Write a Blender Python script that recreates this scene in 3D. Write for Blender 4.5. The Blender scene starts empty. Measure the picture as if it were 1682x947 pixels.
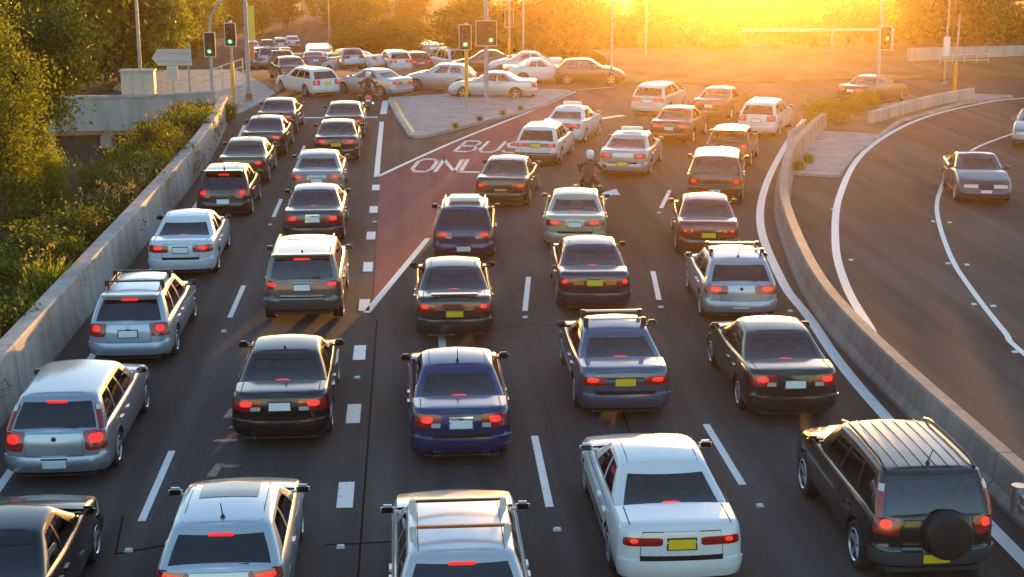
import bpy, bmesh, math, random
from mathutils import Vector, Matrix, noise

# ------------------------------------------------------------------ camera, sky, sun, exposure
random.seed(7)
C = bpy.context.scene.collection
SC = bpy.context.scene
R = math.radians
PI = math.pi
cam_data = bpy.data.cameras.new('camera')
cam_data.lens = 51.37
cam_data.sensor_width = 36
cam_data.clip_start = 0.3
cam_data.clip_end = 3000
cam = bpy.data.objects.new('camera', cam_data)
C.objects.link(cam)
cam.location = (0, 0, 9.0)
cam.rotation_euler = (R(90 - 14.104), 0, R(-4.183))
SC.camera = cam

SUN_AZ = 12.8          # degrees to the right of the road's direction (+Y)
SUN_EL = 2.2
W = bpy.data.worlds.new('World')
SC.world = W
W.use_nodes = True
wn = W.node_tree
bg = wn.nodes['Background']
sky = wn.nodes.new('ShaderNodeTexSky')
sky.sky_type = 'NISHITA'
sky.sun_disc = False
sky.sun_elevation = R(SUN_EL)
sky.sun_rotation = R(SUN_AZ)
sky.dust_density = 0.5
sky.ozone_density = 2.0
wn.links.new(sky.outputs[0], bg.inputs[0])
bg.inputs[1].default_value = 0.15
sun_data = bpy.data.lights.new('sun', 'SUN')
sun_data.energy = 2.4
sun_data.angle = R(0.5)
sun_data.color = (1.0, 0.46, 0.10)
sun = bpy.data.objects.new('sun', sun_data)
C.objects.link(sun)
sd = Vector((math.sin(R(SUN_AZ)) * math.cos(R(SUN_EL)), math.cos(R(SUN_AZ)) * math.cos(R(SUN_EL)), math.sin(R(SUN_EL))))
sun.rotation_euler = sd.to_track_quat('Z', 'Y').to_euler()
sun.location = (60, 250, 60)
SC.view_settings.view_transform = 'Standard'
SC.view_settings.look = 'None'
SC.view_settings.exposure = 2.78
SC.view_settings.gamma = 1
SC.render.engine = 'CYCLES'
SC.cycles.use_denoising = True
SC.cycles.max_bounces = 6
SC.cycles.diffuse_bounces = 2
SC.cycles.glossy_bounces = 3
SC.cycles.transparent_max_bounces = 12
SC.cycles.volume_bounces = 0
SC.cycles.sample_clamp_indirect = 6.0

HAZE_DENSITY = 0.00043
HAZE_ANISO = 0.95


# ------------------------------------------------------------------ materials
def nodes(name):
    m = bpy.data.materials.new(name)
    m.use_nodes = True
    return m, m.node_tree, m.node_tree.nodes['Principled BSDF']


def simple(name, col, rough=0.6, metal=0.0, noise_amt=0.0, scale=8.0, coat=0.0, bump=0.0, spec=0.5):
    m, t, p = nodes(name)
    p.inputs['Base Color'].default_value = (*col, 1)
    p.inputs['Roughness'].default_value = rough
    p.inputs['Metallic'].default_value = metal
    p.inputs['Specular IOR Level'].default_value = spec
    if coat:
        p.inputs['Coat Weight'].default_value = coat
        p.inputs['Coat Roughness'].default_value = 0.04
    if noise_amt or bump:
        tc = t.nodes.new('ShaderNodeTexCoord')
        n = t.nodes.new('ShaderNodeTexNoise')
        n.inputs['Scale'].default_value = scale
        n.inputs['Detail'].default_value = 6
        t.links.new(tc.outputs['Object'], n.inputs['Vector'])
        if noise_amt:
            r = t.nodes.new('ShaderNodeValToRGB')
            r.color_ramp.elements[0].position = 0.3
            r.color_ramp.elements[1].position = 0.7
            r.color_ramp.elements[0].color = (*[c * (1 - noise_amt) for c in col], 1)
            r.color_ramp.elements[1].color = (*[min(1, c * (1 + noise_amt)) for c in col], 1)
            t.links.new(n.outputs['Fac'], r.inputs['Fac'])
            t.links.new(r.outputs['Color'], p.inputs['Base Color'])
        if bump:
            b = t.nodes.new('ShaderNodeBump')
            b.inputs['Strength'].default_value = bump
            b.inputs['Distance'].default_value = 0.02
            t.links.new(n.outputs['Fac'], b.inputs['Height'])
            t.links.new(b.outputs['Normal'], p.inputs['Normal'])
    return m


def emissive(name, col, strength, base=None):
    m, t, p = nodes(name)
    p.inputs['Base Color'].default_value = (*(base or col), 1)
    p.inputs['Emission Color'].default_value = (*col, 1)
    p.inputs['Emission Strength'].default_value = strength
    p.inputs['Roughness'].default_value = 0.25
    return m


_paint = {}


def paint(col, metal=0.0, rough=0.32):
    key = (col, metal, rough)
    if key in _paint:
        return _paint[key]
    m, t, p = nodes('car_paint')
    p.inputs['Metallic'].default_value = metal
    p.inputs['Roughness'].default_value = rough
    p.inputs['Coat Weight'].default_value = 1.0
    p.inputs['Coat Roughness'].default_value = 0.05
    p.inputs['Coat IOR'].default_value = 1.65
    p.inputs['Specular IOR Level'].default_value = 0.2
    tc = t.nodes.new('ShaderNodeTexCoord')
    n = t.nodes.new('ShaderNodeTexNoise')
    n.inputs['Scale'].default_value = 2.2
    n.inputs['Detail'].default_value = 8
    n.inputs['Roughness'].default_value = 0.65
    sep = t.nodes.new('ShaderNodeSeparateXYZ')
    mr = t.nodes.new('ShaderNodeMapRange')       # road grime low on the body
    mr.inputs['From Min'].default_value = 0.2
    mr.inputs['From Max'].default_value = 0.7
    mr.inputs['To Min'].default_value = 0.4
    mr.inputs['To Max'].default_value = 0.03
    mul = t.nodes.new('ShaderNodeMath')
    mul.operation = 'MULTIPLY'
    mix = t.nodes.new('ShaderNodeMix')
    mix.data_type = 'RGBA'
    mix.inputs[6].default_value = (*col, 1)
    mix.inputs[7].default_value = (0.035, 0.031, 0.028, 1)
    t.links.new(tc.outputs['Object'], n.inputs['Vector'])
    t.links.new(tc.outputs['Object'], sep.inputs[0])
    t.links.new(sep.outputs['Z'], mr.inputs['Value'])
    t.links.new(mr.outputs[0], mul.inputs[0])
    t.links.new(n.outputs['Fac'], mul.inputs[1])
    t.links.new(mul.outputs[0], mix.inputs[0])
    t.links.new(mix.outputs[2], p.inputs['Base Color'])
    r2 = t.nodes.new('ShaderNodeMapRange')
    r2.inputs['To Min'].default_value = 0.03
    r2.inputs['To Max'].default_value = 0.16
    t.links.new(n.outputs['Fac'], r2.inputs['Value'])
    t.links.new(r2.outputs[0], p.inputs['Coat Roughness'])
    _paint[key] = m
    return m


def make_glass():
    m = bpy.data.materials.new('tinted_glass')
    m.use_nodes = True
    t = m.node_tree
    t.nodes.remove(t.nodes['Principled BSDF'])
    out = t.nodes['Material Output']
    fr = t.nodes.new('ShaderNodeFresnel')
    fr.inputs['IOR'].default_value = 1.9
    tr = t.nodes.new('ShaderNodeBsdfTransparent')
    tr.inputs['Color'].default_value = (0.36, 0.37, 0.40, 1)
    gl = t.nodes.new('ShaderNodeBsdfGlossy')
    gl.inputs['Color'].default_value = (1, 1, 1, 1)
    gl.inputs['Roughness'].default_value = 0.03
    mx = t.nodes.new('ShaderNodeMixShader')
    t.links.new(fr.outputs[0], mx.inputs[0])
    t.links.new(tr.outputs[0], mx.inputs[1])
    t.links.new(gl.outputs[0], mx.inputs[2])
    t.links.new(mx.outputs[0], out.inputs['Surface'])
    return m


def leaf_material(name, cols, trans=0.5, tcol=None):
    m = bpy.data.materials.new(name)
    m.use_nodes = True
    t = m.node_tree
    t.nodes.remove(t.nodes['Principled BSDF'])
    out = t.nodes['Material Output']
    g = t.nodes.new('ShaderNodeNewGeometry')
    r = t.nodes.new('ShaderNodeValToRGB')
    r.color_ramp.interpolation = 'LINEAR'
    els = r.color_ramp.elements
    els[0].color = (*cols[0], 1)
    els[1].color = (*cols[-1], 1)
    for i, c in enumerate(cols[1:-1]):
        e = els.new((i + 1) / (len(cols) - 1))
        e.color = (*c, 1)
    t.links.new(g.outputs['Random Per Island'], r.inputs['Fac'])
    d = t.nodes.new('ShaderNodeBsdfDiffuse')
    tl = t.nodes.new('ShaderNodeBsdfTranslucent')
    gl = t.nodes.new('ShaderNodeBsdfGlossy')
    gl.inputs['Roughness'].default_value = 0.4
    gl.inputs['Color'].default_value = (0.5, 0.5, 0.45, 1)
    hs = t.nodes.new('ShaderNodeMix')
    hs.data_type = 'RGBA'
    hs.blend_type = 'MULTIPLY'
    hs.inputs[0].default_value = 1
    hs.inputs[7].default_value = (*(tcol or (1.5, 2.1, 0.55)), 1)
    t.links.new(r.outputs['Color'], hs.inputs[6])
    t.links.new(r.outputs['Color'], d.inputs['Color'])
    t.links.new(hs.outputs[2], tl.inputs['Color'])
    mx = t.nodes.new('ShaderNodeMixShader')
    mx.inputs[0].default_value = trans
    t.links.new(d.outputs[0], mx.inputs[1])
    t.links.new(tl.outputs[0], mx.inputs[2])
    m2 = t.nodes.new('ShaderNodeMixShader')
    m2.inputs[0].default_value = 0.05
    t.links.new(mx.outputs[0], m2.inputs[1])
    t.links.new(gl.outputs[0], m2.inputs[2])
    t.links.new(m2.outputs[0], out.inputs['Surface'])
    return m


def asphalt_material(name, dark, light, wheel_paths=False, rough=0.85):
    m, t, p = nodes(name)
    geo = t.nodes.new('ShaderNodeNewGeometry')
    n1 = t.nodes.new('ShaderNodeTexNoise')
    n1.inputs['Scale'].default_value = 0.35
    n1.inputs['Detail'].default_value = 7
    n1.inputs['Roughness'].default_value = 0.6
    mp = t.nodes.new('ShaderNodeMapping')
    mp.inputs['Scale'].default_value = (1.0, 0.22, 1.0)
    t.links.new(geo.outputs['Position'], mp.inputs['Vector'])
    t.links.new(mp.outputs[0], n1.inputs['Vector'])
    n2 = t.nodes.new('ShaderNodeTexNoise')
    n2.inputs['Scale'].default_value = 22
    n2.inputs['Detail'].default_value = 3
    t.links.new(geo.outputs['Position'], n2.inputs['Vector'])
    add = t.nodes.new('ShaderNodeMath')
    add.operation = 'MULTIPLY_ADD'
    add.inputs[1].default_value = 0.6
    t.links.new(n2.outputs['Fac'], add.inputs[0])
    t.links.new(n1.outputs['Fac'], add.inputs[2])
    r = t.nodes.new('ShaderNodeValToRGB')
    r.color_ramp.elements[0].position = 0.46
    r.color_ramp.elements[1].position = 0.90
    r.color_ramp.elements[0].color = (*dark, 1)
    r.color_ramp.elements[1].color = (*light, 1)
    n4 = t.nodes.new('ShaderNodeTexNoise')       # long tyre-polished streaks
    n4.inputs['Scale'].default_value = 1.0
    n4.inputs['Detail'].default_value = 4
    mp4 = t.nodes.new('ShaderNodeMapping')
    mp4.inputs['Scale'].default_value = (1.5, 0.018, 1.0)
    t.links.new(geo.outputs['Position'], mp4.inputs['Vector'])
    t.links.new(mp4.outputs[0], n4.inputs['Vector'])
    ad4 = t.nodes.new('ShaderNodeMath')
    ad4.operation = 'MULTIPLY_ADD'
    ad4.inputs[1].default_value = 0.85
    sb4 = t.nodes.new('ShaderNodeMath')
    sb4.operation = 'ADD'
    sb4.inputs[1].default_value = -0.555
    t.links.new(n4.outputs['Fac'], ad4.inputs[0])
    t.links.new(add.outputs[0], sb4.inputs[0])
    t.links.new(sb4.outputs[0], ad4.inputs[2])
    t.links.new(ad4.outputs[0], r.inputs['Fac'])
    t.links.new(r.outputs['Color'], p.inputs['Base Color'])
    p.inputs['Roughness'].default_value = rough
    p.inputs['Specular IOR Level'].default_value = 0.12
    b = t.nodes.new('ShaderNodeBump')
    b.inputs['Strength'].default_value = 0.35
    b.inputs['Distance'].default_value = 0.01
    t.links.new(n2.outputs['Fac'], b.inputs['Height'])
    t.links.new(b.outputs['Normal'], p.inputs['Normal'])
    return m


def worn_paint_material(name, col, under, wear=0.5):
    m, t, p = nodes(name)
    geo = t.nodes.new('ShaderNodeNewGeometry')
    n = t.nodes.new('ShaderNodeTexNoise')
    n.inputs['Scale'].default_value = 9
    n.inputs['Detail'].default_value = 8
    n.inputs['Roughness'].default_value = 0.7
    t.links.new(geo.outputs['Position'], n.inputs['Vector'])
    r = t.nodes.new('ShaderNodeValToRGB')
    r.color_ramp.elements[0].position = max(0.0, wear - 0.12)
    r.color_ramp.elements[1].position = wear
    r.color_ramp.elements[0].color = (*under, 1)
    r.color_ramp.elements[1].color = (*col, 1)
    t.links.new(n.outputs['Fac'], r.inputs['Fac'])
    t.links.new(r.outputs['Color'], p.inputs['Base Color'])
    p.inputs['Roughness'].default_value = 0.5
    return m


def concrete_material(name, col, streak=True):
    m, t, p = nodes(name)
    geo = t.nodes.new('ShaderNodeNewGeometry')
    n = t.nodes.new('ShaderNodeTexNoise')
    n.inputs['Scale'].default_value = 1.3
    n.inputs['Detail'].default_value = 9
    n.inputs['Roughness'].default_value = 0.68
    mp = t.nodes.new('ShaderNodeMapping')
    mp.inputs['Scale'].default_value = (1.6, 1.6, 0.28) if streak else (1, 1, 1)
    t.links.new(geo.outputs['Position'], mp.inputs['Vector'])
    t.links.new(mp.outputs[0], n.inputs['Vector'])
    r = t.nodes.new('ShaderNodeValToRGB')
    r.color_ramp.elements[0].position = 0.33
    r.color_ramp.elements[1].position = 0.66
    r.color_ramp.elements[0].color = (*[c * 0.64 for c in col], 1)
    r.color_ramp.elements[1].color = (*[c * 1.12 for c in col], 1)
    t.links.new(n.outputs['Fac'], r.inputs['Fac'])
    t.links.new(r.outputs['Color'], p.inputs['Base Color'])
    p.inputs['Roughness'].default_value = 0.8
    n3 = t.nodes.new('ShaderNodeTexNoise')
    n3.inputs['Scale'].default_value = 24
    t.links.new(geo.outputs['Position'], n3.inputs['Vector'])
    b = t.nodes.new('ShaderNodeBump')
    b.inputs['Strength'].default_value = 0.25
    b.inputs['Distance'].default_value = 0.01
    t.links.new(n3.outputs['Fac'], b.inputs['Height'])
    t.links.new(b.outputs['Normal'], p.inputs['Normal'])
    return m


M = {}
M['glass'] = make_glass()
M['rubber'] = simple('tyre_rubber', (0.018, 0.018, 0.018), 0.8, noise_amt=0.3)
M['rim'] = simple('wheel_alloy', (0.55, 0.56, 0.58), 0.32, 0.85)
M['hubcap'] = simple('wheel_cover', (0.38, 0.39, 0.40), 0.42, 0.6)
M['black'] = simple('black_plastic', (0.014, 0.014, 0.015), 0.5)
M['gap'] = simple('panel_gap', (0.004, 0.004, 0.004), 0.9)
M['cabin'] = simple('cabin_trim', (0.035, 0.034, 0.033), 0.85, noise_amt=0.3)
M['seat'] = simple('seat_cloth', (0.13, 0.125, 0.12), 0.9, noise_amt=0.3)
M['seat_tan'] = simple('seat_cloth_tan', (0.22, 0.18, 0.13), 0.9, noise_amt=0.3)
M['chrome'] = simple('chrome', (0.7, 0.7, 0.7), 0.12, 1.0)
M['mirror'] = simple('mirror_glass', (0.10, 0.10, 0.11), 0.06, 1.0)
M['lamp_red'] = simple('red_lamp_plastic', (0.32, 0.009, 0.008), 0.12, coat=1.0)
M['lamp_lit'] = emissive('lit_brake_lamp', (1.0, 0.014, 0.008), 0.2, (0.5, 0.02, 0.02))
M['lamp_tail'] = emissive('lit_tail_lamp', (1.0, 0.03, 0.012), 0.28, (0.5, 0.02, 0.02))
M['lamp_amber'] = simple('amber_lamp_plastic', (0.65, 0.20, 0.02), 0.15, coat=1.0)
M['lamp_clear'] = simple('clear_lamp_plastic', (0.62, 0.62, 0.64), 0.12, 0.2, coat=1.0)
M['head_lit'] = emissive('lit_headlamp', (1.0, 0.72, 0.42), 0.05, (0.25, 0.25, 0.25))
M['plate_white'] = simple('white_number_plate', (0.84, 0.84, 0.82), 0.35)
M['plate_yellow'] = simple('yellow_number_plate', (0.78, 0.55, 0.02), 0.35)
M['sunroof'] = simple('sunroof_glass', (0.012, 0.014, 0.016), 0.05, coat=1.0)
M['bumper_grey'] = simple('grey_bumper_plastic', (0.05, 0.05, 0.055), 0.55)
M['rack'] = simple('rack_metal', (0.03, 0.03, 0.032), 0.4, 0.3)
M['rack_silver'] = simple('rack_silver', (0.58, 0.58, 0.58), 0.35, 0.2)
M['timber'] = simple('timber_bar', (0.30, 0.10, 0.03), 0.5, noise_amt=0.3)
M['galv'] = simple('galvanised_steel', (0.42, 0.43, 0.44), 0.42, 0.7, noise_amt=0.18, scale=5)
M['pole_blue'] = simple('blue_grey_pole_paint', (0.30, 0.36, 0.43), 0.45, 0.2, noise_amt=0.15)
M['sleeve'] = simple('yellow_pole_sleeve', (0.80, 0.36, 0.02), 0.5, noise_amt=0.1)
M['signal'] = simple('signal_black', (0.02, 0.018, 0.016), 0.5)
M['border'] = simple('signal_border', (0.6, 0.58, 0.52), 0.5)
M['lens_red'] = simple('signal_lens_red', (0.09, 0.01, 0.008), 0.2)
M['lens_amber'] = simple('signal_lens_amber', (0.10, 0.05, 0.008), 0.2)
M['lens_green'] = emissive('signal_lens_green_lit', (0.04, 1.0, 0.30), 0.2, (0.05, 0.4, 0.2))
M['lens_core'] = emissive('signal_lens_core_lit', (0.55, 1.0, 0.75), 0.3, (0.4, 0.8, 0.6))
M['lens_amber_lit'] = emissive('signal_lens_amber_lit', (1.0, 0.55, 0.03), 0.35, (0.6, 0.3, 0.02))
M['street_lit'] = emissive('lit_street_lens', (1.0, 0.72, 0.35), 1.5, (0.8, 0.7, 0.5))
M['asphalt'] = asphalt_material('asphalt', (0.046, 0.0395, 0.0365), (0.120, 0.102, 0.095))
M['asphalt_red'] = asphalt_material('red_bus_lane_asphalt', (0.22, 0.050, 0.058), (0.37, 0.105, 0.112))
M['tar'] = simple('tar_seal', (0.007, 0.007, 0.007), 0.85, spec=0.1)
M['line'] = worn_paint_material('white_road_paint', (0.74, 0.74, 0.72), (0.12, 0.115, 0.11), 0.42)
M['line_worn'] = worn_paint_material('worn_lettering_paint', (0.68, 0.64, 0.62), (0.22, 0.09, 0.09), 0.50)
M['line_faded'] = worn_paint_material('faded_road_paint', (0.085, 0.08, 0.078), (0.045, 0.042, 0.041), 0.56)
M['line_yellow'] = worn_paint_material('yellow_road_paint', (0.68, 0.40, 0.04), (0.14, 0.12, 0.08), 0.42)
M['stud'] = simple('road_stud_plastic', (0.72, 0.72, 0.68), 0.4)
M['concrete'] = concrete_material('weathered_concrete', (0.43, 0.41, 0.39))
M['concrete_brown'] = concrete_material('browned_concrete', (0.30, 0.265, 0.24))
M['concrete_pale'] = concrete_material('pale_concrete', (0.45, 0.435, 0.41))
M['paving'] = concrete_material('concrete_paving', (0.34, 0.33, 0.32), False)
M['kerb'] = concrete_material('kerb_concrete', (0.46, 0.44, 0.41), False)
M['soil'] = simple('soil', (0.07, 0.05, 0.03), 0.95, noise_amt=0.5, scale=0.6, bump=0.3)
M['verge'] = simple('dry_verge', (0.16, 0.11, 0.05), 0.95, noise_amt=0.4, scale=0.5, bump=0.3)
M['bark'] = simple('bark', (0.07, 0.05, 0.035), 0.95, noise_amt=0.5, scale=3, bump=0.6)
M['bark_pale'] = simple('pale_bark', (0.24, 0.20, 0.15), 0.9, noise_amt=0.4, scale=3, bump=0.4)
M['leaf'] = leaf_material('leaf_green', [(0.030, 0.048, 0.010), (0.058, 0.075, 0.014), (0.10, 0.105, 0.020), (0.16, 0.135, 0.024)], 0.45, (1.7, 1.75, .45))
M['leaf_dark'] = leaf_material('leaf_dark_green', [(0.020, 0.038, 0.009), (0.042, 0.062, 0.013), (0.070, 0.085, 0.016)], 0.28)
M['leaf_warm'] = leaf_material('leaf_warm_green', [(0.040, 0.060, 0.012), (0.080, 0.095, 0.016), (0.14, 0.135, 0.022), (0.19, 0.15, 0.022)], 0.5, (1.7, 2.1, 0.5))
M['leaf_gold'] = leaf_material('leaf_golden', [(0.08, 0.10, 0.016), (0.16, 0.15, 0.022), (0.26, 0.19, 0.03)], 0.55)
M['grass'] = leaf_material('grass_blades', [(0.050, 0.065, 0.012), (0.10, 0.105, 0.02), (0.19, 0.15, 0.05)], 0.45)
M['seedhead'] = leaf_material('grass_seedheads', [(0.20, 0.13, 0.09), (0.28, 0.18, 0.12)], 0.5)
M['sign_back'] = simple('sign_sheet_back', (0.50, 0.51, 0.52), 0.5, 0.3, noise_amt=0.08)
M['banner'] = simple('yellow_banner', (0.78, 0.62, 0.12), 0.6)
M['banner_red'] = simple('orange_banner', (0.62, 0.24, 0.06), 0.6)
M['cabinet'] = simple('cabinet_cream', (0.48, 0.46, 0.41), 0.6, noise_amt=0.1)
M['rail_paint'] = simple('pale_rail_paint', (0.66, 0.60, 0.42), 0.5)
M['wall'] = simple('render_wall', (0.42, 0.36, 0.30), 0.85, noise_amt=0.15, scale=1.2)
M['wall_brick'] = simple('brick_wall', (0.30, 0.16, 0.10), 0.9, noise_amt=0.2, scale=2)
M['roof_tile'] = simple('roof_tiles', (0.30, 0.13, 0.07), 0.8, noise_amt=0.25, scale=3)
M['roof_grey'] = simple('grey_roof', (0.20, 0.19, 0.21), 0.7, noise_amt=0.2, scale=3)
M['window_dark'] = simple('dark_window', (0.012, 0.012, 0.015), 0.25, spec=0.25)
M['jacket'] = simple('dark_jacket', (0.022, 0.022, 0.026), 0.6, noise_amt=0.3)
M['helmet'] = simple('helmet_shell', (0.62, 0.68, 0.76), 0.2, coat=1.0)
M['trouser'] = simple('dark_trousers', (0.02, 0.022, 0.03), 0.8)
M['bus_white'] = simple('bus_paint_white', (0.70, 0.71, 0.72), 0.35, coat=0.6, noise_amt=0.05)
M['bus_blue'] = simple('bus_paint_blue', (0.06, 0.10, 0.24), 0.35, coat=0.6)


# ------------------------------------------------------------------ mesh helpers
class MB:
    def __init__(self):
        self.v, self.f, self.m = [], [], []

    def add(self, verts, faces, mat=0):
        o = len(self.v)
        self.v += [tuple(q) for q in verts]
        for f in faces:
            self.f.append(tuple(i + o for i in f))
            self.m.append(mat)

    def grid(self, P, mat=0, skip=None, flip=False):
        n, k = len(P), len(P[0])
        verts = [q for row in P for q in row]
        faces = []
        for i in range(n - 1):
            for j in range(k - 1):
                if skip and skip(i, j):
                    continue
                f = (i * k + j, (i + 1) * k + j, (i + 1) * k + j + 1, i * k + j + 1)
                faces.append(f[::-1] if flip else f)
        self.add(verts, faces, mat)

    def box(self, x0, x1, y0, y1, z0, z1, mat=0, mtx=None):
        vs = [(x0, y0, z0), (x1, y0, z0), (x1, y1, z0), (x0, y1, z0), (x0, y0, z1), (x1, y0, z1), (x1, y1, z1), (x0, y1, z1)]
        if mtx:
            vs = [mtx @ Vector(q) for q in vs]
        self.add(vs, [(3, 2, 1, 0), (4, 5, 6, 7), (0, 1, 5, 4), (1, 2, 6, 5), (2, 3, 7, 6), (3, 0, 4, 7)], mat)

    def bbox(self, x0, x1, y0, y1, z0, z1, b, mat=0, mtx=None):
        bm = bmesh.new()
        bmesh.ops.create_cube(bm, size=1)
        for q in bm.verts:
            q.co = Vector(((x0 + x1) / 2 + q.co.x * (x1 - x0), (y0 + y1) / 2 + q.co.y * (y1 - y0), (z0 + z1) / 2 + q.co.z * (z1 - z0)))
        bmesh.ops.bevel(bm, geom=bm.edges[:], offset=b, segments=2, affect='EDGES')
        bm.verts.ensure_lookup_table()
        vs = [(mtx @ q.co) if mtx else q.co.copy() for q in bm.verts]
        fs = [tuple(w.index for w in f.verts) for f in bm.faces]
        bm.free()
        self.add(vs, fs, mat)

    def tube(self, pts, rad, n=10, mat=0, caps=True):
        pts = [Vector(q) for q in pts]
        rads = rad if isinstance(rad, (list, tuple)) else [rad] * len(pts)
        rows = []
        prev = None
        for i, q in enumerate(pts):
            d = (pts[min(i + 1, len(pts) - 1)] - pts[max(i - 1, 0)]).normalized()
            a = prev if prev else (Vector((1, 0, 0)) if abs(d.x) < 0.8 else Vector((0, 1, 0)))
            u = (a - d * a.dot(d)).normalized()
            prev = u
            w = d.cross(u)
            rows.append([q + (u * math.cos(2 * PI * k / n) + w * math.sin(2 * PI * k / n)) * rads[i] for k in range(n + 1)])
        o = len(self.v)
        vs = [q for r in rows for q in r[:-1]]
        fs = []
        for i in range(len(rows) - 1):
            for k in range(n):
                fs.append((i * n + k, i * n + (k + 1) % n, (i + 1) * n + (k + 1) % n, (i + 1) * n + k))
        if caps:
            fs.append(tuple(range(n))[::-1])
            fs.append(tuple((len(rows) - 1) * n + k for k in range(n)))
        self.add(vs, fs, mat)

    def lathe(self, prof, axis='Z', n=20, mat=0, center=(0, 0, 0)):
        vs, fs = [], []
        for r, h in prof:
            for k in range(n):
                a = 2 * PI * k / n
                q = {'Z': (r * math.cos(a), r * math.sin(a), h), 'X': (h, r * math.cos(a), r * math.sin(a)), 'Y': (r * math.sin(a), h, r * math.cos(a))}[axis]
                vs.append((q[0] + center[0], q[1] + center[1], q[2] + center[2]))
        for i in range(len(prof) - 1):
            for k in range(n):
                fs.append((i * n + k, i * n + (k + 1) % n, (i + 1) * n + (k + 1) % n, (i + 1) * n + k))
        self.add(vs, fs, mat)

    def sweep(self, path, prof, mat=0, zf=None):
        """path: list of (x, y); prof: closed list of (offset to the right of travel, z)"""
        rows = []
        for i, q in enumerate(path):
            a, b = path[max(i - 1, 0)], path[min(i + 1, len(path) - 1)]
            d = Vector((b[0] - a[0], b[1] - a[1])).normalized()
            nx, ny = d.y, -d.x
            z0 = zf(q[0], q[1]) if zf else 0
            rows.append([(q[0] + nx * o, q[1] + ny * o, z + z0) for o, z in prof] + [(q[0] + nx * prof[0][0], q[1] + ny * prof[0][0], prof[0][1] + z0)])
        self.grid(rows, mat, flip=True)
        k = len(prof)
        self.add(rows[0][:-1], [tuple(range(k))], mat)
        self.add(rows[-1][:-1], [tuple(range(k))[::-1]], mat)

    def build(self, name, mats, parent=None, smooth=35, merge=True, fixn=False):
        me = bpy.data.meshes.new(name)
        me.from_pydata(self.v, [], self.f)
        mats = mats if isinstance(mats, (list, tuple)) else [mats]
        for m in mats:
            me.materials.append(m)
        me.polygons.foreach_set('material_index', [min(i, len(mats) - 1) for i in self.m])
        if merge or fixn:
            bm = bmesh.new()
            bm.from_mesh(me)
            if merge:
                bmesh.ops.remove_doubles(bm, verts=bm.verts, dist=2e-4)
            if fixn:
                bmesh.ops.recalc_face_normals(bm, faces=bm.faces)
            bm.to_mesh(me)
            bm.free()
        if smooth:
            me.polygons.foreach_set('use_smooth', [True] * len(me.polygons))
            me.set_sharp_from_angle(angle=R(smooth))
        me.update()
        return link(name, me, parent)


def link(name, me, parent=None):
    o = bpy.data.objects.new(name, me)
    C.objects.link(o)
    if parent:
        o.parent = parent
    return o


def tag(o, label=None, cat=None, group=None, kind=None):
    if label:
        o['label'] = label
    if cat:
        o['category'] = cat
    if group:
        o['group'] = group
    if kind:
        o['kind'] = kind
    return o


def thing(name, label, cat, loc=(0, 0, 0), rz=0.0, group=None):
    o = bpy.data.objects.new(name, None)
    o.empty_display_size = 0.3
    C.objects.link(o)
    o.location = loc
    o.rotation_euler = (0, 0, rz)
    return tag(o, label, cat, group)


def copy_tree(o, parent=None):
    c = o.copy()
    C.objects.link(c)
    if parent:
        c.parent = parent
    for ch in o.children:
        copy_tree(ch, c)
    return c


def interp(tab, x):
    if x <= tab[0][0]:
        return tab[0][1]
    for (a, b), (c, d) in zip(tab, tab[1:]):
        if x <= c:
            return b + (d - b) * (x - a) / (c - a)
    return tab[-1][1]


def pchip(tab, x):
    n = len(tab)
    if x <= tab[0][0]:
        return tab[0][1]
    if x >= tab[-1][0]:
        return tab[-1][1]
    i = max(k for k in range(n - 1) if tab[k][0] <= x)

    def sl(k):
        return (tab[k + 1][1] - tab[k][1]) / (tab[k + 1][0] - tab[k][0])

    def dv(k):
        if k == 0:
            return sl(0)
        if k == n - 1:
            return sl(n - 2)
        a, b = sl(k - 1), sl(k)
        return 0 if a * b <= 0 else 2 * a * b / (a + b)
    h = tab[i + 1][0] - tab[i][0]
    t = (x - tab[i][0]) / h
    return ((2 * t ** 3 - 3 * t * t + 1) * tab[i][1] + (t ** 3 - 2 * t * t + t) * h * dv(i)
            + (-2 * t ** 3 + 3 * t * t) * tab[i + 1][1] + (t ** 3 - t * t) * h * dv(i + 1))


def catmull(pts, n=8):
    out = []
    P = [pts[0]] + list(pts) + [pts[-1]]
    for i in range(1, len(P) - 2):
        for k in range(n):
            t = k / n
            out.append(tuple(0.5 * (2 * b + (c - a) * t + (2 * a - 5 * b + 4 * c - d) * t * t + (3 * b - a - 3 * c + d) * t ** 3)
                             for a, b, c, d in zip(P[i - 1], P[i], P[i + 1], P[i + 2])))
    out.append(tuple(pts[-1]))
    return out


def gz(y, x=-5.0):
    """height of the far ground: level to the junction, then falling away down the far road"""
    if y < 88:
        h = 0.0
    elif y < 100:
        h = -.005 * (y - 88) ** 2
    elif y < 144:
        h = max(-.72 - .12 * (y - 100), -6.0)
    else:
        h = min(-6.0 + .015 * (y - 144), -3.6)
    k = max(0.0, min(1.0, (x - 13) / 9.0))
    return h * (1 - k * k * (3 - 2 * k) * max(0.0, min(1.0, (190 - y) / 50.0)))


# ------------------------------------------------------------------ ground, roads, kerbs
def smooth01(x):
    x = max(0.0, min(1.0, x))
    return x * x * (3 - 2 * x)


def ground_h(x, y):
    h = gz(y, x)
    if x < -7.6 and y < 110:
        k = smooth01((-7.9 - x) / 6.0)
        lo = 0.35 * smooth01((-7.6 - x) / 0.8) - 1.1 * k
        under = smooth01((-10.2 - x) / 2.5) * smooth01((y - 52) / 9.0) * (1 - smooth01((y - 72) / 3.0))
        lo -= 3.2 * under
        h += lo * (1 - smooth01((y - 69) / 6.0)) - 0.02
    h += 0.25 * noise.noise(Vector((x * 0.08, y * 0.08, 0))) * smooth01((abs(x - 12) - 45) / 20.0)
    return h


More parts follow.
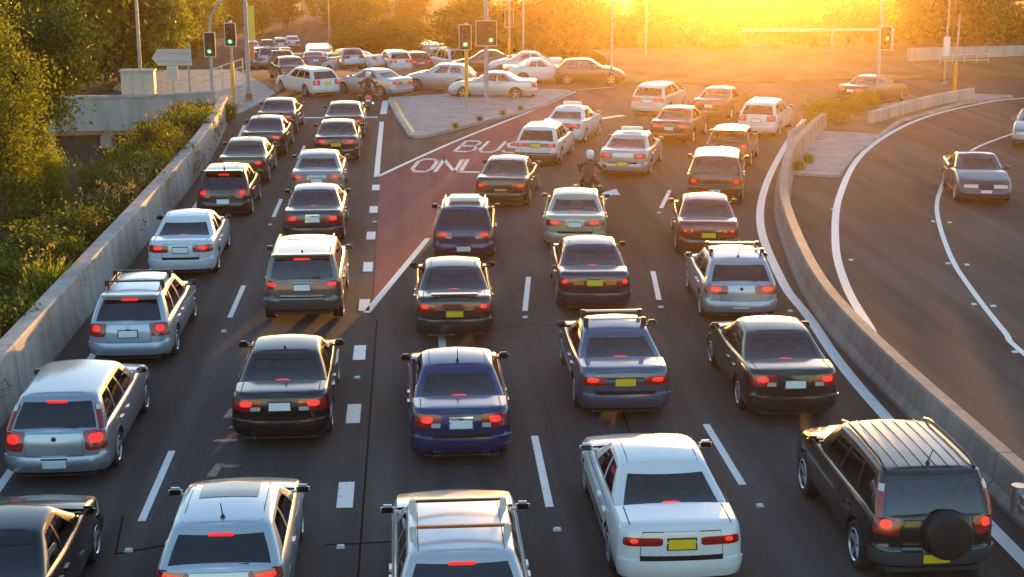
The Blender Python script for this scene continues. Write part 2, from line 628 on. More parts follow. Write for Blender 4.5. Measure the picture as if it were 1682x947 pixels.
xs = [-590, -400, -250, -160, -110] + [-80 + 2.5 * i for i in range(20)] + [-30 + 0.75 * i for i in range(31)] + [-7 + 4 * i for i in range(25)] + [110, 160, 250, 400, 590]
ys = [-95, -60] + [-30 + 2.0 * i for i in range(66)] + [104 + 8 * i for i in range(24)] + [310, 380, 500, 700, 880]
g = MB()
g.grid([[(x, y, ground_h(x, y) - 0.06) for y in ys] for x in xs], 0)
tag(g.build('ground', M['soil'], smooth=60), kind='structure')


def sheet(name, poly, z, mat, parent=None):
    b = MB()
    b.add([(x, y, z) for x, y in poly], [tuple(range(len(poly)))])
    return b.build(name, mat, parent, smooth=0)


def ribbon(name, path, width, z, mat, parent=None, zf=None):
    b = MB()
    rows = []
    for i, q in enumerate(path):
        a, c = path[max(i - 1, 0)], path[min(i + 1, len(path) - 1)]
        d = Vector((c[0] - a[0], c[1] - a[1])).normalized()
        zz = z + (zf(q[1]) if zf else 0)
        rows.append([(q[0] - d.y * width / 2, q[1] + d.x * width / 2, zz), (q[0] + d.y * width / 2, q[1] - d.x * width / 2, zz)])
    b.grid(rows, 0, flip=True)
    return b.build(name, mat, parent, smooth=0)


road = MB()
road.add([(x, y, 0.0) for x, y in [(-7.55, -40), (70, -40), (70, 86), (40, 86), (36, 84.6), (14, 82.4), (12, 85.9), (-16, 85.9), (-16, 76), (-9, 76), (-8.0, 69), (-7.55, 60)]],
         [tuple(range(12))])
rows = []
for i in range(60):
    y = 85.9 + i * 3
    cx0 = -16 + 1.5 * smooth01((y - 86) / 30) - 0.05 * (y - 86)
    cx1 = 12 - 13.5 * smooth01((y - 88) / 16) - 0.05 * max(0, y - 104)
    rows.append([(cx0 + (cx1 - cx0) * k / 4, y, gz(y) + 0.0) for k in range(5)])
road.grid(rows, 0, flip=True)
road = tag(road.build('road', M['asphalt'], smooth=40), kind='structure')

# red bus lane
sheet('bus_lane', [(-0.86, 33.9), (0.55, 41.6), (1.7, 46.5), (3.5, 53.0), (5.2, 60), (8.3, 69), (10.6, 76), (9.6, 79.3), (6.5, 72.0), (2.0, 61.2), (-0.95, 52.7)], 0.004, M['asphalt_red'], road)
# solid lines
for nm, path, wd in [
    ('solid_line', [(-1.0, 33.6), (0.6, 41.9)], 0.17),
    ('solid_line', [(-1.08, 52.6), (-1.09, 60), (-1.09, 67.7)], 0.20),
    ('solid_line', [(-1.05, 70.5), (-1.0, 76.0)], 0.32),
    ('solid_line', catmull([(-1.05, 52.7), (2.05, 61.2), (6.5, 72.05), (9.3, 79.4)]), 0.16),
    ('edge_line', [(-6.72, -30), (-6.75, 30), (-6.85, 45), (-6.95, 58), (-7.3, 67)], 0.15),
    ('edge_line', catmull([(8.85, -30), (8.85, 10), (8.88, 25.7), (9.35, 32.5), (9.62, 36), (10.75, 43.03), (12.75, 50.4), (16.2, 60.6), (18.7, 67.3)]), 0.24),
    ('edge_line', catmull([(10.0, 10), (10.25, 27), (10.3, 30.4), (10.48, 31.4), (11.1, 35.3), (12.28, 40.3), (14.66, 47.9), (18.37, 57.1), (23.43, 65.9), (28.69, 72), (33.5, 75.2), (48, 81)]), 0.22),
    ('lane_line', catmull([(12.6, 10), (12.8, 22), (13.15, 29.2), (13.42, 30.9), (14.1, 34.5), (15, 38.5), (16.8, 44.5), (18.5, 48.8), (20.9, 53.8), (24.2, 59.1), (30, 65), (40, 71)]), 0.14),
    ('stop_line', [(-6.9, 69.4), (-1.3, 69.4)], 0.35),
    ('stop_line', [(6.3, 65.6), (10.4, 69.2)], 0.40),
    ('stop_line', [(13.5, 72.3), (18.4, 68.6)], 0.40),
    ('lane_line', [(9.5, 80.2), (12.0, 81.6)], 0.14),
]:
    ribbon(nm, path, wd, 0.008, M['line'], road)


def dash_run(pts, wd, nm='lane_dash'):
    for a, b in pts:
        ribbon(nm, [a, b], wd, 0.008, M['line'], road)


dash_run([((-4.18, 21.4 + 12 * k), (-4.18, 24.5 + 12 * k)) for k in range(-2, 4)], 0.12)
dash_run([((2.17, 9.4), (2.17, 12.5)), ((2.17, 21.5), (2.22, 24.8)), ((2.76, 33.5), (3.13, 36.9)), ((5.43, 10), (5.43, 13)), ((5.43, 22.2), (5.43, 25.2)),
          ((6.12, 34.3), (6.47, 37.3)), ((8.2, 46.0), (9.06, 49.2)), ((11.5, 55.5), (13.0, 58.5))], 0.13)
dash_run([((-1.07, 21.7 + 4.03 * k), (-1.07, 22.8 + 4.03 * k)) for k in range(-3, 8)], 0.26, 'continuity_dash')

# faded lettering on the second lane, worn past reading, and pavement arrows
fb = MB()
for (x, y, w_, h_) in [(-3.55, 24.9, .5, .14), (-3.35, 25.6, .35, .2), (-3.5, 26.2, .14, .55), (-3.15, 26.4, .4, .12), (-3.3, 27.2, .5, .16), (-3.05, 27.7, .3, .12),
                       (-3.42, 23.2, .16, .6), (-3.25, 23.6, .3, .14), (-3.2, 28.4, .45, .12), (-3.3, 22.9, .42, .12)]:
    fb.add([(x, y, .008), (x + w_, y, .008), (x + w_ + .08, y + h_, .008), (x + .08, y + h_, .008)], [(0, 1, 2, 3)])
fb.build('faded_marking', M['line_faded'], road, smooth=0)


def arrow(x, y, rz, s=1.0):
    b = MB()
    c, sn = math.cos(rz), math.sin(rz)

    def T(u, v):
        return (x + u * c - v * sn, y + u * sn + v * c, .008)
    b.add([T(-.08 * s, -3.2 * s), T(.08 * s, -3.2 * s), T(.08 * s, -.9 * s), T(-.08 * s, -.9 * s)], [(0, 1, 2, 3)])
    b.add([T(-.3 * s, -.9 * s), T(.3 * s, -.9 * s), T(0, 0)], [(0, 1, 2)])
    b.build('lane_arrow', M['line'], road, smooth=0)


arrow(0.72, 32.4, 0)
arrow(7.25, 49.6, R(-20), 1.3)
arrow(-5.2, 67.6, 0)
arrow(-2.9, 50.0, 0)

# BUS ONLY lettering painted on the red lane
STROKES = {
    'O': [[(.0, .2), (.15, .0), (.5, .0), (.65, .2), (.65, .8), (.5, 1), (.15, 1), (0, .8), (0, .2)]],
    'N': [[(0, 0), (0, 1)], [(0, 1), (.65, 0)], [(.65, 0), (.65, 1)]],
    'L': [[(0, 1), (0, 0), (.6, 0)]],
    'Y': [[(0, 1), (.32, .5)], [(.65, 1), (.32, .5)], [(.32, .5), (.32, 0)]],
    'B': [[(0, 0), (0, 1), (.45, 1), (.6, .88), (.6, .65), (.45, .53), (0, .53)], [(.45, .53), (.65, .4), (.65, .14), (.48, 0), (0, 0)]],
    'U': [[(0, 1), (0, .2), (.15, 0), (.5, 0), (.65, .2), (.65, 1)]],
    'S': [[(.65, .82), (.5, 1), (.15, 1), (0, .84), (0, .66), (.15, .53), (.5, .47), (.65, .34), (.65, .16), (.5, 0), (.15, 0), (0, .18)]],
}


def road_word(word, x, y, rz, hgt, wid, pitch):
    c, s = math.cos(rz), math.sin(rz)
    for i, ch in enumerate(word):
        b = MB()
        for st in STROKES[ch]:
            pts = [(i * pitch + u * wid / .65, v * hgt) for u, v in st]
            for (ax, ay), (bx, by) in zip(pts, pts[1:]):
                d = Vector((bx - ax, by - ay)).normalized()
                hw = 0.075 if abs(d.y) > 0.5 else 0.17
                nx, ny = -d.y * hw, d.x * hw
                e = d * 0.05
                qs = [(ax + nx - e.x, ay + ny - e.y), (ax - nx - e.x, ay - ny - e.y), (bx - nx + e.x, by - ny + e.y), (bx + nx + e.x, by + ny + e.y)]
                b.add([(x + u * c - v * s, y + u * s + v * c, .0085) for u, v in qs], [(0, 1, 2, 3)])
        b.build('painted_letter', M['line_worn'], road, smooth=0)


road_word('ONLY', 0.15, 53.75, R(-8), 2.9, 0.72, 0.93)
road_word('BUS', 1.95, 58.5, R(-12), 2.9, 0.72, 0.95)

# raised pavement markers
sm = MB()
sm.add([(-.06, -.05, 0), (.06, -.05, 0), (.06, .05, 0), (-.06, .05, 0), (-.045, -.02, .025), (.045, -.02, .025), (.045, .03, .025), (-.045, .03, .025)],
       [(4, 5, 6, 7), (0, 1, 5, 4), (1, 2, 6, 5), (2, 3, 7, 6), (3, 0, 4, 7)])
stud0 = sm.build('road_stud', M['stud'], road, smooth=0)
stud_spots = [(-4.18, 20.3), (-4.18, 32.2), (-4.18, 44.2), (-1.07, 20.2), (-1.07, 28.5), (-1.0, 44.4), (2.2, 20.6), (2.72, 32.9), (5.5, 21.3), (6.05, 33.6), (8.0, 45.2),
              (13.0, 29.3), (13.45, 29.1), (13.65, 33.3), (14.05, 33.1), (14.6, 37.6), (15.05, 37.4), (16.2, 43.2), (16.65, 43.0),
              (10.7, 38.3), (10.25, 30.0), (12.1, 38.2), (13.7, 45.4), (9.05, 33.0), (7.4, 22.5)]
for i, (x, y) in enumerate(stud_spots):
    o = stud0 if i == 0 else stud0.copy()
    if i:
        C.objects.link(o)
        o.parent = road
    o.location = (x, y, .004)
    o.scale = (1.05, 1.1, 1.3)

# tar seams and a sealed crack
for path, wd in [([(-.82, 5), (-.78, 20), (-.74, 33)], .035), ([(-4.35, 20.2), (-3.6, 20.5), (-3.0, 20.45), (-2.5, 20.6)], .04), ([(-4.35, 20.2), (-4.5, 21.6)], .03),
                 ([(-1.3, 20.3), (-.2, 20.35)], .035), ([(1.2, 31.5), (2.6, 32.3), (4.0, 32.0)], .03), ([(-2.6, 30.1), (-1.4, 31)], .03), ([(3.7, 9), (3.8, 18), (4.1, 30), (5.2, 44)], .03)]:
    ribbon('tar_seam', path, wd, .006, M['tar'], road)


def raised(name, poly, z, mat_top, mat_side, parent=None, kerbw=0.18):
    """paving slab with a kerb round it"""
    b = MB()
    n = len(poly)
    cx, cy = sum(q[0] for q in poly) / n, sum(q[1] for q in poly) / n

    def ins(q, d):
        v = Vector((cx - q[0], cy - q[1]))
        return (q[0] + v.x / v.length * d, q[1] + v.y / v.length * d)
    inner = [ins(q, kerbw) for q in poly]
    lo = [(x, y, -0.02) for x, y in poly]
    mid = [(x, y, z - .02) for x, y in poly]
    hi = [(*ins(q, .03), z) for q in poly]
    hi2 = [(x, y, z) for x, y in inner]
    rows = [lo, mid, hi, hi2]
    for a, c in zip(rows, rows[1:]):
        for i in range(n):
            j = (i + 1) % n
            b.add([a[i], a[j], c[j], c[i]], [(0, 1, 2, 3)], 1)
    b.add([(x, y, z - .004) for x, y, _ in hi2], [tuple(range(n))], 0)
    return tag(b.build(name, [mat_top, mat_side], smooth=20, fixn=True), kind='structure')


raised('median_island', [(-.82, 76.4), (-.88, 75.2), (-.4, 68.5), (.1, 62.7), (.35, 62.35), (.9, 62.4), (3.6, 66.9), (6.45, 71.75), (9.0, 78.7), (8.6, 79.5), (7.1, 79.6)], .14, M['paving'], M['kerb'], None, .22)
ribbon('kerb_line', [(-.55, 74.8), (-.12, 68.6), (.35, 63.1)], .16, .143, M['line_yellow'], road)
raised('pavement', [(-8.15, 69.6), (-7.2, 76), (-6.9, 79.3), (-8.2, 84.5), (-10.5, 92), (-16, 92), (-16, 82), (-12, 76.5), (-9.1, 72)], .13, M['paving'], M['kerb'])
raised('splitter_island', [(13.85, 52.1), (15.6, 51.2), (17.9, 56.6), (20.2, 60.9), (23.0, 66.0), (28.2, 72.2), (32, 75), (29.5, 76.2), (21.5, 70.0), (19.3, 67.6), (16.6, 62.4)], .12, M['paving'], M['kerb'], None, .3)
pv = MB()
pv.add([(x, y, .125) for x, y in [(17.5, 62.9), (20.3, 61.4), (22.8, 66.0), (27.8, 72.0), (29.0, 74.9), (22, 69.6), (19.5, 67.2)]], [tuple(range(7))])
tag(pv.build('planted_bed', M['verge'], smooth=0), kind='structure')
vg = MB()
rows = []
for i in range(30):
    x = 12.2 + i * 3
    y0 = 82.6 + max(0, x - 14) * .095
    rows.append([(x, y0 + d, z + gz(y0 + d, x)) for d, z in ((0, -.05), (0, .10), (.15, .13), (2.5, .3), (7, 1.0), (14, 1.2), (26, .9))])
vg.grid(rows, 0, flip=True)
tag(vg.build('verge', M['verge'], smooth=30, fixn=False), kind='structure')


# ------------------------------------------------------------------ concrete barriers, walls
def barrier(label, path, prof, mat, seg_len, cat='barrier', name='concrete_barrier'):
    root = thing(name, label, cat, (path[0][0], path[0][1], 0))
    # split the path into cast segments with open joints
    acc = [0.0]
    for a, b in zip(path, path[1:]):
        acc.append(acc[-1] + math.hypot(b[0] - a[0], b[1] - a[1]))

    def at(s):
        for i in range(len(path) - 1):
            if s <= acc[i + 1] + 1e-6:
                t = (s - acc[i]) / max(1e-6, acc[i + 1] - acc[i])
                return (path[i][0] + (path[i + 1][0] - path[i][0]) * t, path[i][1] + (path[i + 1][1] - path[i][1]) * t)
        return path[-1]
    n = max(1, round(acc[-1] / seg_len))
    for k in range(n):
        s0, s1 = acc[-1] * k / n + .012, acc[-1] * (k + 1) / n - .012
        m = max(2, int((s1 - s0) / .8) + 1)
        pts = [at(s0 + (s1 - s0) * i / (m - 1)) for i in range(m)]
        b = MB()
        b.sweep([(x - path[0][0], y - path[0][1]) for x, y in pts], prof)
        b.build('barrier_segment', mat, root, smooth=25, fixn=True)
    return root


barrier('long weathered concrete barrier beside the leftmost lane and the shrubs', catmull([(-7.5, 4), (-7.5, 30), (-7.5, 46), (-7.62, 58), (-8.15, 69.0)], 10),
        [(0, -.05), (0, .12), (-.05, .3), (-.09, 1.06), (-.12, 1.1), (-.45, 1.1), (-.48, 1.06), (-.5, -.3)], M['concrete'], 6.0)
barrier('low curved concrete barrier between the dark off-road vehicle lane and right-hand road', catmull([(9.3, 2), (9.28, 20), (9.3, 28.5), (9.72, 34.3), (11.02, 42), (12.22, 47.2), (14.2, 53.9), (16.9, 60.8), (18.4, 64.2)], 10),
        [(0, -.02), (0, .08), (.1, .22), (.14, .66), (.17, .7), (.40, .7), (.43, .66), (.46, .22), (.55, -.02)], M['concrete_brown'], 5.0)
barrier('low concrete wall along the planted corner island on the right', catmull([(20.9, 64.8), (23.6, 68.2), (26.4, 71.4), (29.2, 74.0)], 6),
        [(0, -.02), (0, .62), (.03, .65), (.25, .65), (.28, .62), (.28, -.02)], M['concrete'], 4.0, 'wall', 'concrete_wall')
barrier('pale concrete retaining wall beyond the cross street at far right', catmull([(31, 89.2), (37.5, 90.6), (48, 93), (62, 96)], 6),
        [(0, -.2), (0, 1.35), (.04, 1.4), (.35, 1.4), (.4, 1.35), (.4, -.2)], M['concrete_pale'], 5.0, 'wall', 'retaining_wall')

# steel guard rail ending against the right barrier
gr = thing('guard_rail', 'short steel guard rail end beside the dark off-road vehicle', 'guard rail', (9.05, 19.9, 0))
b = MB()
w_prof = [(.0, .42), (.06, .47), (.06, .54), (.0, .59), (.06, .64), (.06, .71), (.0, .76), (-.02, .76), (.03, .71), (.03, .65), (-.02, .59), (.03, .53), (.03, .48), (-.02, .42)]
b.sweep([(.05, 0), (.02, -2), (0, -4), (0, -9)], w_prof)
b.build('rail_beam', M['galv'], gr, smooth=30, fixn=True)
b = MB()
b.tube([(.03, .02, .38), (.03, .02, .80)], .11, 14)
b.build('rail_end', M['galv'], gr)
for yy in (-1.2, -3.2, -5.2):
    b = MB()
    b.box(.05, .13, yy - .05, yy + .05, -.05, .78)
    b.build('rail_post', M['galv'], gr, smooth=0)

# left bridge parapet over the underpass
pp = thing('bridge_parapet', 'curved grey concrete bridge parapet above the dark underpass at left', 'bridge', (-12, 72, 0))
b = MB()
path = catmull([(-14, -3.4), (-8.5, -.9), (-4.5, -.2), (-1, 0), (2.6, 1.6)], 8)
b.sweep(path, [(0, -.85), (0, .72), (-.3, .72), (-.3, -.85)])
b.build('parapet_panel', M['concrete_pale'], pp, smooth=25, fixn=True)
b = MB()
b.sweep(path, [(.06, .72), (.06, .84), (-.36, .84), (-.36, .72)])
b.build('coping', M['kerb'], pp, smooth=25, fixn=True)
b = MB()
b.sweep([(x, y + 1.0) for x, y in path], [(0, -1.2), (0, -.86), (-6, -.86), (-6, -1.2)])
b.build('deck', M['concrete'], pp, smooth=25, fixn=True)
for x_ in (-2.6, -1.3, -5.4):
    b = MB()
    b.bbox(x_ - .3, x_ + .3, .3, .9, -5.2, -1.2, .05)
    b.build('pier', M['concrete_pale'], pp, smooth=25)
b = MB()
b.box(-14, 2.2, 3.4, 3.8, -5.5, -1.2)
b.build('abutment', M['concrete'], pp, smooth=0)


# ------------------------------------------------------------------ cars
TYPES = {
    'sedan': dict(L=4.7, W=1.76, H=1.43, sill=.22, r=.315, fa=.92, ra=1.02,
                  rear=[(0, .10), (.12, .02), (.38, 0), (.43, .045), (.75, .05), (.93, .08), (1, .13)],
                  zr=.96, zd=1.0, zb=.93, zc=.97, zf=.66, tr=.74, rw=.72, wsb=1.28, wst=.72, wb=.905, wt=.705, wins=[(.13, .47), (.52, .87)], krf=.05),
    'hatch': dict(L=4.1, W=1.72, H=1.46, sill=.22, r=.31, fa=.85, ra=.75,
                  rear=[(0, .10), (.12, .02), (.38, 0), (.43, .05), (.75, .07), (.93, .11), (1, .15)],
                  zr=.93, zd=.95, zb=.93, zc=.97, zf=.68, tr=.17, rw=.40, wsb=1.15, wst=.75, wb=.91, wt=.74, wins=[(.12, .46), (.51, .87)], krf=.05),
    'wagon': dict(L=4.72, W=1.74, H=1.48, sill=.22, r=.315, fa=.92, ra=1.02,
                  rear=[(0, .10), (.12, .02), (.38, 0), (.43, .05), (.75, .07), (.93, .11), (1, .15)],
                  zr=.94, zd=.95, zb=.93, zc=.97, zf=.66, tr=.17, rw=.40, wsb=1.28, wst=.74, wb=.91, wt=.73, wins=[(.07, .30), (.33, .60), (.64, .90)], krf=.035),
    'suv': dict(L=4.55, W=1.82, H=1.70, sill=.33, r=.36, fa=.88, ra=.86,
                rear=[(0, .10), (.12, .02), (.38, 0), (.43, .04), (.75, .05), (.93, .08), (1, .10)],
                zr=1.07, zd=1.08, zb=1.07, zc=1.10, zf=.86, tr=.12, rw=.26, wsb=1.22, wst=.68, wb=.92, wt=.785, wins=[(.06, .28), (.32, .60), (.64, .91)], krf=.03),
}
SIDE = [(0, .93), (.08, .965), (.35, 1.0), (.6, .995), (.85, .97), (.95, .945), (1, .905)]
FRONT = [(0, .14), (.15, .03), (.4, 0), (.6, .03), (.85, .10), (1, .24)]


def make_wheels():
    out = {}
    for kind in ('alloy', 'cover'):
        t = MB()
        t.lathe([(.62, -.32), (.70, -.34), (.93, -.33), (.99, -.24), (1.0, 0), (.99, .24), (.93, .33), (.70, .34), (.62, .32)], 'X', 26)
        tm = t.build('tyre', M['rubber'], smooth=40)
        rim = MB()
        if kind == 'alloy':
            rim.lathe([(.66, .33), (.62, .31), (.58, .10), (.2, .02), (.0, .02)], 'X', 26, 1)
            rim.lathe([(.67, .34), (.64, .36), (.60, .30)], 'X', 26, 0)
            rim.lathe([(.14, .02), (.14, .27), (.10, .30), (0, .30)], 'X', 14, 0)
            for k in range(5):
                a = 2 * PI * k / 5
                mt = Matrix.Rotation(a, 4, 'X')
                rim.add([mt @ Vector(q) for q in [(.20, -.085, .08), (.20, .085, .08), (.22, .12, .64), (.22, -.12, .64), (.29, -.06, .08), (.29, .06, .08), (.31, .085, .63), (.31, -.085, .63)]],
                        [(4, 5, 6, 7), (0, 4, 7, 3), (1, 2, 6, 5), (2, 3, 7, 6)], 0)
            rm = rim.build('rim', [M['rim'], M['black']], smooth=35)
        else:
            rim.lathe([(.67, .34), (.64, .37), (.52, .35), (.48, .30), (.30, .33), (.12, .36), (0, .37)], 'X', 26, 0)
            for k in range(8):
                mt = Matrix.Rotation(2 * PI * k / 8, 4, 'X')
                rim.add([mt @ Vector(q) for q in [(.345, -.05, .38), (.345, .05, .38), (.362, .06, .5), (.362, -.06, .5)]], [(0, 1, 2, 3)], 1)
            rm = rim.build('rim', [M['hubcap'], M['black']], smooth=35)
        out[kind] = (tm.data, rm.data)
        bpy.data.objects.remove(tm)
        bpy.data.objects.remove(rm)
    return out


WHEELS = make_wheels()


class Car:
    def __init__(self, name, label, cat, spec, group):
        self.sp = sp = dict(TYPES[spec['type']])
        sp.update(spec)
        self.detail = sp.get('detail', 2)
        self.rc = sp.get('rc', .25 if sp.get('wheel') == 'cover' else .34)
        self.root = thing(name, label, cat, (0, 0, 0), 0, group)
        L = self.L = sp['L']
        self.W = sp['W']
        self.yrb = -L / 2 + sp['tr']
        self.yrt = self.yrb + sp['rw']
        self.yfb = L / 2 - sp['wsb']
        self.yft = self.yfb - sp['wst']
        self.ywf = L / 2 - sp['fa']
        self.ywr = -L / 2 + sp['ra']
        self.Ra = sp['r'] + .065
        self.zs_tab = [(-L / 2, sp['zr']), (-L / 2 + .3, sp['zd']), (max(self.yrb, -L / 2 + .5), sp['zd']), (-.1, sp['zb']), (self.yfb, sp['zc']), (L / 2 - .55, sp['zc'] * .55 + sp['zf'] * .45), (L / 2, sp['zf'])]
        self.paint = paint(sp['col'], sp.get('metal', 0.0), sp.get('rough', .32))
        self.build()

    # --- surfaces
    def zs(self, y):
        return pchip(self.zs_tab, y)

    def arch(self, y):
        z = 0
        for yw in (self.ywf, self.ywr):
            d = self.Ra ** 2 - (y - yw) ** 2
            if d > 0:
                z = max(z, self.sp['r'] + math.sqrt(d))
        return z

    def S(self, p, s):
        sp, L, W_ = self.sp, self.L, self.W
        sg = 1 if p >= 0 else -1
        p = abs(p)
        yr = -L / 2 + interp(sp['rear'], s)
        yf = L / 2 - interp(FRONT, s)
        w = W_ / 2 * pchip(SIDE, s)
        rx, ry, fx, fy = self.rc, self.rc * .85, .42, .36
        bb, fb_ = sp.get('bulge', .065), .10
        if p <= 1:
            x = (w - rx) * p
            y = yr + bb * (x / w) ** 2
        elif p <= 2:
            a = (p - 1) * PI / 2
            x = w - rx + rx * math.sin(a)
            y = yr + bb * ((w - rx) / w) ** 2 + ry * (1 - math.cos(a))
        elif p < 3:
            x, y = w, self.yA + (p - 2) * (self.yB - self.yA)
        elif p <= 4:
            a = (4 - p) * PI / 2
            x = w - fx + fx * math.sin(a)
            y = yf - fb_ * ((w - fx) / w) ** 2 - fy * (1 - math.cos(a))
        else:
            x = (w - fx) * (5 - p)
            y = yf - fb_ * (x / w) ** 2
        t = max(0, (abs(y) - L * .28) / (L * .22))
        x *= 1 - .055 * t * t
        zb = sp['sill']
        z = zb + (self.zs(y) - zb) * s
        if 1.4 < p < 3.6:
            z = max(z, self.arch(y))
        return Vector((sg * x, y, z))

    @property
    def yA(self):
        return -self.L / 2 + .52

    @property
    def yB(self):
        return self.L / 2 - .72

    def py(self, y):
        return 2 + (y - self.yA) / (self.yB - self.yA)

    def G(self, p, t):
        sp = self.sp
        sg = 1 if p >= 0 else -1
        p = abs(p)
        ins = 0.0
        dz = 0.0
        tt = t
        if t > 1:
            ins = (t - 1) * .10
            dz = .036 * math.sin(min(1, (t - 1)) * PI / 2)
            tt = 1
        yr = self.yrb + (self.yrt - self.yrb) * tt - .02 * math.sin(PI * tt) + ins
        yf = self.yfb + (self.yft - self.yfb) * tt + .03 * math.sin(PI * tt) - ins
        w = self.W / 2 * (sp['wb'] + (sp['wt'] - sp['wb']) * tt) + .018 * math.sin(PI * tt) - ins
        rx, ry, fx, fy = .085, .12, .16, .22
        bb, fb_ = .06, .14
        ye = yr + bb * ((w - rx) / w) ** 2 + ry
        yg = yf - fb_ * ((w - fx) / w) ** 2 - fy
        if p <= 1:
            x = (w - rx) * p
            y = yr + bb * (x / w) ** 2
        elif p <= 2:
            a = (p - 1) * PI / 2
            x, y = w - rx + rx * math.sin(a), ye - ry * math.cos(a)
        elif p < 3:
            x, y = w, ye + (p - 2) * (yg - ye)
        elif p <= 4:
            a = (4 - p) * PI / 2
            x, y = w - fx + fx * math.sin(a), yg + fy * math.cos(a)
        else:
            x = (w - fx) * (5 - p)
            y = yf - fb_ * (x / w) ** 2
        ym = (self.yrt + self.yft) / 2 + .1
        hl = (self.yft - self.yrt) / 2
        zt = sp['H'] - .075 - sp['krf'] * ((y - ym) / hl) ** 2
        zb = self.zs(y) - .03
        z = zb + (zt - zb) * tt + dz
        return Vector((sg * x, y, z))

    def norm(self, F, p, s, e=.01):
        a = F(p + e, s) - F(p - e, s)
        b = F(p, min(s + e, 1.0)) - F(p, max(s - e, 0.0))
        n = a.cross(b)
        return n.normalized() if n.length > 1e-9 else Vector((0, -1, 0))

    def ps(self, p, z):
        y = self.S(p, .5).y
        zb = self.sp['sill']
        return (z - zb) / (self.zs(y) - zb)

    def patch(self, mb, p0, p1, z0, z1, off=.012, n=6, m=3, F=None, mat=0, shear=0.0, thick=.03, rnd=0):
        """slab that follows the body; z in metres on the body, t on the cabin"""
        rows, back = [], []
        for i in range(n + 1):
            p = p0 + (p1 - p0) * i / n
            row, bk = [], []
            for j in range(m + 1):
                z = z0 + (z1 - z0) * j / m
                if rnd:
                    k_ = max(.05, (1 - abs(2 * i / n - 1) ** rnd)) ** (1 / rnd)
                    z = (z0 + z1) / 2 + (z - (z0 + z1) / 2) * k_
                if F is None:
                    s = self.ps(p, z)
                    q, nn = self.S(p, s), self.norm(self.S, p, min(max(s, .02), .97))
                else:
                    q, nn = F(p, z), self.norm(F, p, min(max(z, .02), .98))
                row.append(q + nn * off)
                bk.append(q - nn * thick)
            rows.append(row)
            back.append(bk)
        mb.grid(rows, mat)
        k = m + 1
        ring = [rows[i][0] for i in range(n + 1)] + [rows[n][j] for j in range(1, k)] + [rows[i][m] for i in range(n - 1, -1, -1)] + [rows[0][j] for j in range(m - 1, 0, -1)]
        ringb = [back[i][0] for i in range(n + 1)] + [back[n][j] for j in range(1, k)] + [back[i][m] for i in range(n - 1, -1, -1)] + [back[0][j] for j in range(m - 1, 0, -1)]
        c = len(ring)
        mb.add(ring + ringb, [(i, i + c, (i + 1) % c + c, (i + 1) % c) for i in range(c)], mat)

    def x2p(self, x):
        return x / (self.W / 2 - self.rc)

    # --- construction
    def build(self):
        sp, L = self.sp, self.L
        hi = self.detail
        root = self.root
        P = self.paint
        # stations round the body
        ps = [0, .2, .4, .6, .8, 1, 1.17, 1.34, 1.5, 1.67, 1.84, 2.0]
        ysd = set()
        y = self.yA + .1
        while y < self.yB:
            ysd.add(round(y, 3))
            y += .28 if hi else .5
        for yw in (self.ywf, self.ywr):
            for k in range(0, 13 if hi else 7):
                yy = yw + self.Ra * math.cos(PI * k / (12 if hi else 6))
                ysd.add(round(yy, 3))
            ysd.add(round(yw - self.Ra - .012, 3))
            ysd.add(round(yw + self.Ra + .012, 3))
        ysd = sorted(q for q in ysd if self.yA + .01 < q < self.yB - .01)
        for yc in (self.yrb + .08, self.yfb - .08):
            if self.yA + .02 < yc < self.yB - .02:
                ysd.append(yc)
        ysd = sorted(ysd)
        cl = [ysd[0]]
        for q in ysd[1:]:
            if q - cl[-1] > .008:
                cl.append(q)
        ps += [self.py(q) for q in cl]
        ps += [3, 3.2, 3.4, 3.6, 3.8, 4, 4.25, 4.5, 4.75, 5]
        sl = [0, .07, .15, .25, .36, .40, .44, .55, .68, .8, .88, .94, .975, 1.0]
        b = MB()
        full = [-q for q in ps[:0:-1]] + ps
        b.grid([[self.S(p, s) for s in sl] for p in full])
        # deck, bonnet and boot strips
        skip0, skip1 = self.yrb + .07, self.yfb - .07
        rows = []
        for p in ps:
            rr = self.S(p, 1.0)
            row = []
            for j in range(7):
                u = -1 + j / 3
                row.append(Vector((rr.x * u, rr.y, rr.z + .03 * (1 - u * u) * min(1, rr.x / .5))))
            rows.append(row)
        b.grid(rows, 0, skip=lambda i, j: rows[i][0].y > skip0 - .001 and rows[i + 1][0].y < skip1 + .001, flip=True)
        # cabin: pillars and roof
        gp = [0, .32, .64, .955, 1, 1.25, 1.5, 1.75, 2]
        wins = sp['wins']
        fs = sorted(set([.25, .5, .75] + [q for w_ in wins for q in w_]))
        fs = [q for i, q in enumerate(fs) if q in [x for w_ in wins for x in w_] or all(abs(q - x) > .03 for w_ in wins for x in w_)]
        gp += [2 + q for q in fs] + [3, 3.25, 3.5, 3.75, 4, 4.08, 4.4, 4.7, 5]
        t0r, t1r = sp.get('t_rear', (.09, .90))
        t0s, t1s = .13, .87
        tl = sorted(set([0, t0r, t0s, .3, .5, .7, t1s, t1r, .95, 1.0, 1.12, 1.35, 1.65, 2.0]))
        gfull = [-q for q in gp[:0:-1]] + gp
        GP = [[self.G(p, t) for t in tl] for p in gfull]

        def region(i, j):
            a, c = sorted((abs(gfull[i]), abs(gfull[i + 1])))
            u, v = tl[j], tl[j + 1]
            if c <= .956 and u >= t0r - 1e-6 and v <= t1r + 1e-6:
                return 'rear'
            if a >= 4.079 and u >= .1 and v <= t1s + .04:
                return 'front'
            for k, (f0, f1) in enumerate(wins):
                if a >= 2 + f0 - 1e-6 and c <= 2 + f1 + 1e-6 and u >= t0s - 1e-6 and v <= t1s + 1e-6:
                    return ('R' if gfull[i] >= 0 and gfull[i + 1] > 0 else 'L') + str(k)
            return None
